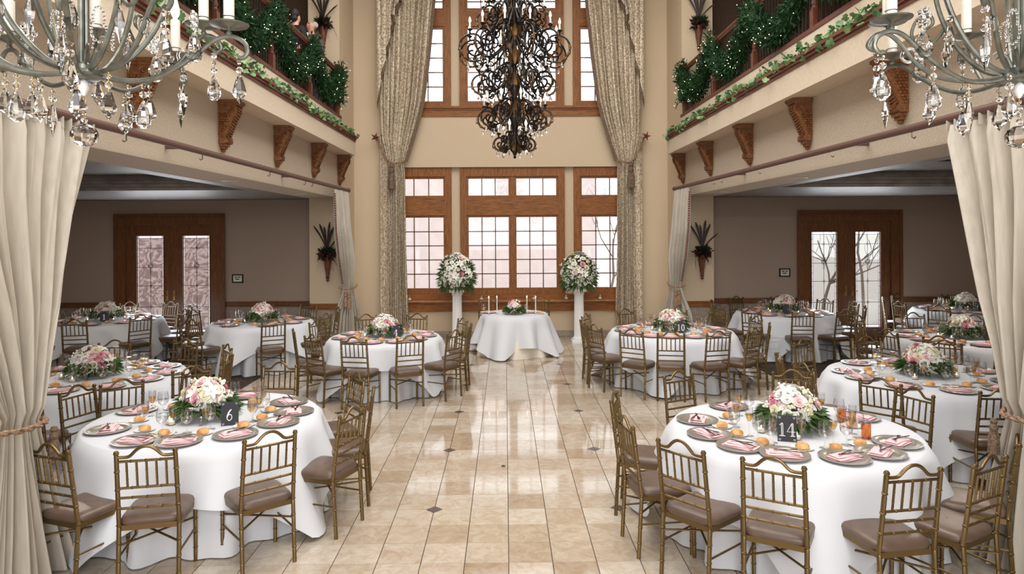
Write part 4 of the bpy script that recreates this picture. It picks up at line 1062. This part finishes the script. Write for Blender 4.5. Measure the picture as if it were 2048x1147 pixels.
def column_mesh():
    rows = []
    for z in (.12, .3, .6, .9, 1.0):
        rr = .105 - .012 * (z - .12); rows.append([((rr - .007 * (k % 4 in (0, 1))) * math.cos(2 * PI * k / 80), (rr - .007 * (k % 4 in (0, 1))) * math.sin(2 * PI * k / 80), z) for k in range(80)])
    return MB().grid(rows, close=True).mesh('fluted_shaft', 'white_paint', 20)
COLM = column_mesh()
BASEM = MB().box(-.16, .16, -.16, .16, 0, .05).box(-.145, .145, -.145, .145, .05, .075).lathe([(.135, .075), (.142, .09), (.135, .105), (.115, .112), (.118, .125), (.105, .13)], 24).mesh('column_base', 'white_paint', 30)
CAPM = MB().lathe([(.098, .985), (.11, 1.0), (.105, 1.015), (.125, 1.05), (.14, 1.06)], 24).box(-.15, .15, -.15, .15, 1.06, 1.11).mesh('column_capital', 'white_paint', 30)
UVAS = MB().lathe([(0, 0), (.07, 0), (.07, .012), (.045, .03), (.06, .08), (.085, .16), (.095, .2), (.09, .2), (.055, .08), (0, .05)], 20).mesh('urn', 'china', 40)
for k, (x, y) in enumerate(((-1.0, 14.02), (1.52, 14.02))):
    nm = 'swirled-door' if k == 0 else 'clear-door'
    t = thing('flower_column', 'white fluted column standing %s of the couple\'s table' % ('left' if k == 0 else 'right'), 'column', (x, y, 0), 0, 'flower columns')
    obj('column_base', BASEM, t); obj('fluted_shaft', COLM, t); obj('column_capital', CAPM, t)
    c = thing('lily_arrangement', 'tall white lily and rose arrangement on the column %s of the couple\'s table' % ('left' if k == 0 else 'right'), 'flowers', (x, y, 1.111), k * 2.2, 'lily arrangements')
    obj('urn', UVAS, c); obj('greenery', FOLBIG[k], c, kind='stuff')
    arrange(c, 120, .36, .44, .30, .058, 61 + k, .16, .34, -.55)
for k, x in enumerate((-2.08, -.52, .62, 1.32, 2.06)):
    v = thing('sill_votive', 'small clear glass votive on the lower window sill, %s from the swirled doors' % ordn[k], 'votive', (x, 14.74, .816), 0, 'sill votives')
    obj('votive_cup', VOT, v, scale=1.6); obj('candle_wax', VOTW, v, scale=1.6)
m = MB(); m.ell((0, 0, .008), (.02, .012, .008), 10, 6); m.build('green_petal', 'leaf', None, loc=(-.03, 6.62, 0), label='single dark green leaf lying on the aisle tiles', cat='leaf')

# ------------------------------------------------------------------ chandeliers
def octa(prof, n_=6):
    return MB().lathe(prof, n_)
KITE = octa([(0, 0), (.006, -.004), (.009, -.012), (.017, -.04), (.016, -.046), (0, -.068)], 6).mesh('crystal_drop', 'crystal', 0)
TEAR = MB().lathe([(0, 0), (.004, -.004), (.010, -.018), (.0165, -.038), (.0175, -.05), (.014, -.061), (.007, -.067), (0, -.068)], 10).mesh('crystal_drop', 'crystal', 25)
SPEAR = octa([(0, 0), (.005, -.006), (.010, -.03), (.0095, -.042), (0, -.082)], 6).mesh('crystal_drop', 'crystal', 0)
BALLM = MB().ell((0, 0, 0), (.03, .03, .027), 10, 7).mesh('crystal_ball', 'crystal', 0)
BEAD = MB().ell((0, 0, 0), (.0085, .0085, .0085), 8, 5).mesh('bead', 'crystal', 0)
SBEAD = MB().ell((0, 0, 0), (.006, .006, .006), 8, 4).mesh('bead', 'crystal', 0)
def flower_bead():
    m = MB()
    for k in range(6): m.ell((.017 * math.cos(k * PI / 3), 0, .017 * math.sin(k * PI / 3)), (.009, .006, .009), 8, 5)
    m.ell((0, -.003, 0), (.009, .007, .009), 8, 5); return m.mesh('crystal_flower', 'crystal', 0)
FLOB = flower_bead()
RINGM = MB().tube([(.017 * math.cos(a), 0, .017 * math.sin(a)) for a in [k * PI / 9 for k in range(18)]], .004, 6, closed=True).mesh('crystal_ring', 'crystal', 60)
def violin():
    out = []
    for k in range(22):
        a = 2 * PI * k / 22; r = .021 * (1 + .32 * math.cos(2 * a)); out.append((r * .9 * math.sin(a) * (1.0 if math.cos(a) < 0 else .72), -.036 - r * 1.25 * math.cos(a)))
    out = [(x, -.036 * 2 - z - .0) for x, z in out]
    m = MB()
    for x, z in out: m.ell((x, 0, z), .0032, 6, 4)
    m.tube([(0, 0, 0), (0, 0, -.012)], .001, 4); return m.mesh('crystal_plaque', 'crystal', 0)
VIOL = violin()
def chain(parent, me, top, nb=2, name='crystal_drop', sc=1.0, rz=0):
    # beads on a wire above a cut drop; the beads are parts of the drop
    x, y, z = top; zz = z
    d = obj(name, me, parent, loc=(x, y, z - (nb * .0195 + .004) * sc), rot=(0, 0, rz), scale=sc)
    for k in range(nb): obj('bead', BEAD if k % 2 == 0 else SBEAD, d, loc=(0, 0, .0125 + .0195 * k))
    obj('wire', WIRE, d, scale=(1, 1, (nb * .0195 + .008) / .06))
    return d
WIRE = MB().tube([(0, 0, -.004), (0, 0, .06)], .0008, 4).mesh('wire', 'brass')

def front_chandelier(loc, rz, label):
    t = thing('crystal_chandelier', label, 'chandelier', loc, rz)
    # hub, stem bundle, finial
    MB().lathe([(0, -.012), (.03, -.012), (.042, -.006), (.044, .0), (.036, .008), (.018, .012), (.018, .022), (.010, .03)], 20).build('hub', 'pewter', t)
    m = MB()
    for k in range(4):
        a = k * PI / 2; m.tube([(.008 * math.cos(a), .008 * math.sin(a), .01), (.007 * math.cos(a), .007 * math.sin(a), .62)], .0055, 7)
    m.build('stem', 'pewter', t)
    for k in range(6):
        a = k * PI / 3 + .2; MB().tube([(.014 * math.cos(a), .014 * math.sin(a), .02), (.026 * math.cos(a), .026 * math.sin(a), .05), (.045 * math.cos(a), .045 * math.sin(a), .062), (.056 * math.cos(a), .056 * math.sin(a), .056)], [.004, .0045, .0035, .001], 6).build('leaf_finial', 'pewter', t)
    MB().lathe([(.004, -.012), (.011, -.02), (.012, -.034), (.006, -.045), (.003, -.05)], 10).build('drop_finial', 'white_paint', t)
    b = obj('crystal_ball', BALLM, t, loc=(0, 0, -.142))
    for k in range(4): obj('bead', SBEAD if k % 2 else BEAD, b, loc=(0, 0, .036 + .0155 * k), scale=.85)
    obj('wire', WIRE, b, loc=(0, 0, .03), scale=(1, 1, 1.2))
    rnd = random.Random(5)
    low = smoothpath([(.030, 0, .0), (.08, 0, -.012), (.14, 0, -.010), (.20, 0, .018), (.25, 0, .055), (.295, 0, .092), (.33, 0, .100), (.358, 0, .088), (.368, 0, .066), (.358, 0, .05), (.346, 0, .052)], 4)
    mid = smoothpath([(.030, 0, .004), (.09, 0, .0), (.16, 0, .018), (.21, 0, .06), (.245, 0, .115), (.275, 0, .145), (.305, 0, .142), (.318, 0, .12), (.306, 0, .106), (.296, 0, .112)], 4)
    up = smoothpath([(.028, 0, .008), (.075, 0, .03), (.125, 0, .085), (.16, 0, .15), (.185, 0, .23), (.19, 0, .31), (.16, 0, .40), (.10, 0, .46), (.03, 0, .49)], 4)
    scr = smoothpath([(.165, 0, .16), (.20, 0, .125), (.235, 0, .13), (.25, 0, .165), (.235, 0, .20), (.205, 0, .205), (.195, 0, .18), (.212, 0, .17)], 4)
    mats = [MB().tube(low, .0058, 8).mesh('candle_arm', 'pewter'), MB().tube(mid, .0055, 8).mesh('candle_arm', 'pewter'), MB().tube(up, .0062, 8).mesh('cage_arm', 'pewter'), MB().tube(scr, .0045, 8).mesh('scroll', 'pewter')]
    dish = MB().lathe([(.004, -.014), (.0075, -.008), (.004, -.002), (.010, .004), (.044, .011), (.046, .014), (.012, .010), (.012, .030), (.0145, .032), (.0, .032)], 20).mesh('drip_dish', 'pewter')
    slv = MB().lathe([(.0125, .012), (.0125, .11), (.004, .115)], 12).mesh('candle_sleeve', 'wax')
    blb = MB().lathe([(.004, .112), (.011, .128), (.012, .14), (.005, .17), (0, .185)], 10).mesh('bulb', 'bulb')
    for k in range(10):
        a = k * PI / 5 + .13; lo_ = k % 2 == 0; c_, s_ = math.cos(a), math.sin(a)
        arm = obj('candle_arm', mats[0 if lo_ else 1], t, rot=(0, 0, a))
        rr, zz = (.325, .116) if lo_ else (.272, .16)
        d = obj('drip_dish', dish, t, loc=(rr * c_, rr * s_, zz)); obj('candle_sleeve', slv, d); obj('bulb', blb, d)
        e = (.348, .05) if lo_ else (.298, .108)
        chain(t, (KITE, TEAR, SPEAR)[k % 3], (e[0] * c_, e[0] * s_, e[1]), 2 + (k % 2), rz=a)
        if lo_:
            chain(t, (TEAR, KITE, SPEAR)[(k // 2) % 3], (.13 * c_, .13 * s_, -.014), 2, rz=a + .4)
            chain(t, (SPEAR, KITE, TEAR)[(k // 2) % 3], (.22 * c_, .22 * s_, .028), 2, rz=a)
            obj('crystal_flower', FLOB, t, loc=(.245 * c_, .245 * s_, .135), rot=(0, 0, a + PI / 2))
            chain(t, TEAR, (.245 * c_, .245 * s_, .115), 0, sc=1.1)
        else:
            obj('crystal_ring', RINGM, t, loc=(.225 * c_, .225 * s_, .062 + .02), rot=(0, 0, a))
            if k % 4 == 1: chain(t, KITE, (.095 * c_, .095 * s_, -.004), 2, rz=a)
            obj('crystal_plaque', VIOL, t, loc=(.06 * c_, .06 * s_, .15), rot=(0, 0, a + 1.2), scale=1.15)
    for k in range(6):
        a = k * PI / 3 + .45; obj('cage_arm', mats[2], t, rot=(0, 0, a)); obj('scroll', mats[3], t, rot=(0, 0, a)) if k % 2 else None; chain(t, SPEAR, (.165 * math.cos(a), .165 * math.sin(a), .15), 1, rz=a)
    return t
front_chandelier((-.985, 1.60, 2.662), 0.0, 'pewter chandelier with crystal drops hanging close by at the left')
front_chandelier((1.224, 1.60, 2.648), 0.6, 'pewter chandelier with crystal drops hanging close by at the right')

# the black iron chandelier in the middle of the hall
def spiral(c, R, a0, turns, n_=26, end=.16):
    return [(c[0] + R * (1 - (1 - end) * (k / n_) ** .85) * math.cos(a0 + turns * 2 * PI * k / n_), 0, c[1] + R * (1 - (1 - end) * (k / n_) ** .85) * math.sin(a0 + turns * 2 * PI * k / n_)) for k in range(n_ + 1)]
bc = thing('iron_chandelier', 'tall black iron chandelier of scrolls, candles and crystals in mid-hall', 'chandelier', (.12, 8.0, 3.16))
MB().lathe([(0, -.01), (.014, 0), (.02, .012), (.01, .024), (.02, .04), (.045, .09), (.035, .13), (.05, .17), (.03, .22), (.022, .30), (.035, .34), (.06, .40), (.085, .47), (.06, .53), (.03, .58), (.03, .72), (.055, .78), (.065, .84), (.04, .90), (.026, .95), (.026, 1.30), (.05, 1.36), (.03, 1.42), (.024, 1.5), (.024, 2.1), (.05, 2.14), (.02, 2.2), (.012, 2.3), (.012, 5.44)], 14).build('shaft', 'iron', bc)
def leafblade(r, z, h, out, n_, name='gilt_leaf'):
    rows = []
    for i in range(6):
        u = i / 5; w_ = .03 * math.sin(PI * min(1, u * .9 + .1)); rows.append([(r + out * u * u + (.006 if q else 0), q * w_, z + h * u) for q in (-1, 0, 1)])
    me = MB().grid(rows).mesh(name, 'goldleaf', 180, fix=False)
    for k in range(n_): obj(name, me, bc, rot=(0, 0, 2 * PI * k / n_ + .3))
leafblade(.05, .08, .14, .03, 6); leafblade(.06, .48, .2, .08, 7); leafblade(.05, .80, .20, .05, 7); leafblade(.045, 1.1, .24, .10, 7); leafblade(.05, 1.38, .2, .06, 7)
cupm = MB().lathe([(.004, -.03), (.012, -.02), (.006, -.01), (.012, 0), (.026, .012), (.03, .02), (.012, .016), (.012, .03)], 10, star=.1, starn=5).mesh('candle_cup', 'iron')
slvb = MB().lathe([(.011, .016), (.011, .085), (.004, .09)], 9).mesh('candle_sleeve', 'wax')
blbb = MB().lathe([(.004, .088), (.014, .106), (.016, .12), (.008, .15), (0, .168)], 9).mesh('bulb', 'bulb')
def tier(n_, z0, R, rise, big, ph, candle=True, crystals=3, inner=.04):
    # scroll arm: sweeps from the shaft down and out, rolls up into a big outer spiral; a second spiral inside
    main = [(p[0], 0, p[1]) for p in bez((inner, z0 + rise * .55), (R * .35, z0 - rise * .35), (R * .62, z0 - rise * .42), (R - big + big * math.cos(-PI / 2), z0 - big + big * .0), 10)]
    arc = [(R - big + big * math.cos(a), 0, z0 + big * math.sin(a)) for a in np.linspace(-PI / 2, PI * .62, 12)]
    s1 = spiral((R - big, z0), big * .95, PI * .62, .95, 20, .22)
    me1 = MB().tube(main[:-1] + arc + s1[1:], .0115, 6).mesh('scroll_arm', 'iron')
    s2 = spiral((R * .48, z0 + rise * .42), big * .68, -PI * .4, 1.5, 24, .15); pre = bez((inner, z0 + rise * .9), (R * .15, z0 + rise * 1.15), (R * .55, z0 + rise * 1.0), (s2[0][0], s2[0][2]), 8)
    me2 = MB().tube([(p[0], 0, p[1]) for p in pre[:-1]] + s2, .0095, 6).mesh('inner_scroll', 'iron')
    s3 = spiral((R * .62, z0 - rise * .38), big * .55, PI * .9, -1.4, 22, .15)
    me3 = MB().tube(s3, .0085, 6).mesh('lower_scroll', 'iron')
    lf = MB().tube([(R - big + big * math.cos(a), 0, z0 + big * math.sin(a)) for a in np.linspace(-PI / 2, .3, 13)], [.006 if q % 3 == 0 else .0165 for q in range(13)], 6)
    me4 = lf.mesh('acanthus_leaf', 'goldleaf')
    for k in range(n_):
        a = 2 * PI * k / n_ + ph; c_, s_ = math.cos(a), math.sin(a)
        arm = obj('scroll_arm', me1, bc, rot=(0, 0, a)); obj('acanthus_leaf', me4, arm); obj('inner_scroll', me2, bc, rot=(0, 0, a)); obj('lower_scroll', me3, bc, rot=(0, 0, a))
        if candle:
            rr, zz = R - big * .75, z0 + big + .03
            d = obj('candle_cup', cupm, bc, loc=(rr * c_, rr * s_, zz)); obj('candle_sleeve', slvb, d); obj('bulb', blbb, d)
        for q in range(crystals):
            rr, zz = ((R + .004, z0 + .01), (R - big * .6, z0 - big * 1.0), (R * .62, z0 - rise * .38 - big * .5))[q]
            obj('crystal_drop', (KITE, TEAR, SPEAR)[(k + q) % 3], bc, loc=(rr * c_, rr * s_, zz), rot=(0, 0, a), scale=1.05)
            obj('crystal_bead', BEAD, bc, loc=(rr * c_, rr * s_, zz + .008))
tier(6, .16, .25, .16, .075, .2, True, 2)
tier(10, .46, .44, .24, .105, .5, True, 3)
tier(10, .86, .50, .24, .115, .1, True, 3)
tier(12, 1.26, .66, .34, .16, .32, True, 3)
tier(10, 1.62, .44, .26, .11, .0, True, 2)
tier(6, 2.02, .46, .28, .12, .5, True, 2)
for k in range(10):
    a = k * .628; chain(bc, TEAR, (.2 * math.cos(a), .2 * math.sin(a), 1.06 + .05 * (k % 3)), 2, sc=1.2)

# ------------------------------------------------------------------ two people at the far end of the balcony
def skinned(name, joints, edges, mt, parent, root=0, sub=2):
    names = list(joints); me = bpy.data.meshes.new(name); me.from_pydata([joints[n_][0] for n_ in names], [(names.index(a), names.index(b)) for a, b in edges], [])
    o = bpy.data.objects.new('tmp', me); COL.objects.link(o); o.modifiers.new('s', 'SKIN'); sv = me.skin_vertices[0].data
    for i, n_ in enumerate(names):
        r = joints[n_][1]; sv[i].radius = r if isinstance(r, tuple) else (r, r); sv[i].use_root = (i == root)
    m_ = o.modifiers.new('u', 'SUBSURF'); m_.levels = sub; m_.render_levels = sub
    dg = bpy.context.evaluated_depsgraph_get(); dg.update(); ne = bpy.data.meshes.new_from_object(o.evaluated_get(dg)); ne.name = name
    bpy.data.objects.remove(o); ne.materials.clear(); ne.materials.append(MAT[mt]); ne.shade_smooth()
    return obj(name, ne, parent)
def body(h, hands, sw=.19):
    k = h / 1.78; S = lambda x, y, z: (x * k, y * k, z * k)
    J = {'pelvis': (S(0, 0, .98), .15), 'waist': (S(0, 0, 1.12), .14), 'chest': (S(0, .01, 1.32), (.17, .13)), 'neckb': (S(0, 0, 1.48), .075), 'neck': (S(0, .01, 1.54), .055), 'jaw': (S(0, .03, 1.60), .066), 'face': (S(0, .02, 1.67), .082), 'crown': (S(0, .0, 1.735), .07), 'nose': (S(0, .115, 1.655), .014)}
    E_ = [('pelvis', 'waist'), ('waist', 'chest'), ('chest', 'neckb'), ('neckb', 'neck'), ('neck', 'jaw'), ('jaw', 'face'), ('face', 'crown'), ('face', 'nose')]
    for s in (-1, 1):
        n_ = 'L' if s < 0 else 'R'; hx, hy, hz = hands
        J['sh' + n_] = (S(s * sw, 0, 1.42), .062); J['el' + n_] = (S(s * (sw + .07), -.03, 1.13), .046); J['wr' + n_] = (S(s * hx, hy, hz), .03); J['pa' + n_] = (S(s * (hx - .04), hy + .06, hz + .02), (.034, .02))
        E_ += [('chest', 'sh' + n_), ('sh' + n_, 'el' + n_), ('el' + n_, 'wr' + n_), ('wr' + n_, 'pa' + n_)]
        for f, (dx, dl) in enumerate(((-.028, .05), (-.010, .062), (.008, .066), (.024, .058), (.04, .05))):
            J['f%s%d' % (n_, f)] = (S(s * (hx - .055 - dx * .4), hy + .06 + dl * .8, hz + .03 + dx), .0085); J['g%s%d' % (n_, f)] = (S(s * (hx - .085 - dx * .4), hy + .06 + dl, hz + .01 + dx), .007)
            E_ += [('pa' + n_, 'f%s%d' % (n_, f)), ('f%s%d' % (n_, f), 'g%s%d' % (n_, f))]
        J['hip' + n_] = (S(s * .10, 0, .90), .10); J['kn' + n_] = (S(s * .11, .015, .50), .062); J['an' + n_] = (S(s * .11, -.02, .09), .042); J['toe' + n_] = (S(s * .12, .14, .045), .04)
        E_ += [('pelvis', 'hip' + n_), ('hip' + n_, 'kn' + n_), ('kn' + n_, 'an' + n_), ('an' + n_, 'toe' + n_)]
        J['ear' + n_] = (S(s * .088, 0, 1.66), .016); E_.append(('face', 'ear' + n_))
    return J, E_
def clothes(J, keys, edges, grow, extra=None):
    K = {}
    for n_ in keys:
        p, r = J[n_]; K[n_] = (p, tuple(q + grow for q in r) if isinstance(r, tuple) else r + grow)
    if extra: K.update(extra)
    return K, edges
def dress(t, J, jacket, trousers):
    up = ['waist', 'pelvis', 'chest', 'neckb', 'shL', 'shR', 'elL', 'elR', 'wrL', 'wrR']
    K, E_ = clothes(J, up, [('pelvis', 'waist'), ('waist', 'chest'), ('chest', 'neckb'), ('chest', 'shL'), ('chest', 'shR'), ('shL', 'elL'), ('shR', 'elR'), ('elL', 'wrL'), ('elR', 'wrR')], .016)
    skinned('jacket', K, E_, jacket, t)
    K, E_ = clothes(J, ['pelvis', 'hipL', 'hipR', 'knL', 'knR', 'anL', 'anR'], [('pelvis', 'hipL'), ('pelvis', 'hipR'), ('hipL', 'knL'), ('hipR', 'knR'), ('knL', 'anL'), ('knR', 'anR')], .014)
    skinned('trousers', K, E_, trousers, t)
    for n_ in 'LR':
        p = Vector(J['an' + n_][0]); q = Vector(J['toe' + n_][0]); m = MB(); m.ell(((p.x + q.x) / 2, (p.y + q.y) / 2, .05), (.055, .15, .05), 10, 6); m.build('shoe', 'black_cloth', t)
def face_bits(t, k):
    for s in (-1, 1): MB().ell((s * .034 * k, .098 * k, 1.685 * k), (.011, .006, .007), 8, 5).build('eye', 'black_cloth', t)
p1 = thing('person', 'person in a grey jacket, white shirt and tie, hands clasped, by the balcony rail', 'person', (-3.66, 12.95, 4.565), PI - .55)
J, E_ = body(1.78, (.12, .22, 1.10)); skinned('body', J, E_, 'skin', p1); dress(p1, J, 'suit', 'suit'); face_bits(p1, 1)
MB().prism([(-.05, 1.50), (.05, 1.50), (.0, 1.22)], .125, .160, 'xz').build('shirt_front', 'shirt', p1); MB().prism([(-.014, 1.48), (.014, 1.48), (.02, 1.29), (0, 1.25), (-.02, 1.29)], .158, .167, 'xz').build('necktie', 'black_cloth', p1)
m = MB()
for s in (-1, 1): m.ell((s * .075, -.025, 1.685), (.022, .07, .055), 10, 6)
m.ell((0, -.078, 1.68), (.075, .03, .065), 10, 6); m.build('hair', 'grey_hair', p1)
MB().ell((0, .108, 1.622), (.034, .012, .010), 8, 5).build('moustache', 'grey_hair', p1)
p2 = thing('person', 'person with dark hair, dark top and red trousers, turned away at the balcony rail', 'person', (-3.70, 12.05, 4.565), -.35)
J, E_ = body(1.66, (.16, .18, 1.05), .165); skinned('body', J, E_, 'skin', p2); dress(p2, J, 'black_cloth', 'red_cloth'); face_bits(p2, 1.66 / 1.78)
m = MB(); m.ell((0, -.025, 1.60), (.095, .098, .105), 14, 9); m.ell((0, -.05, 1.52), (.085, .07, .07), 12, 7); m.build('hair', 'dark_hair', p2)
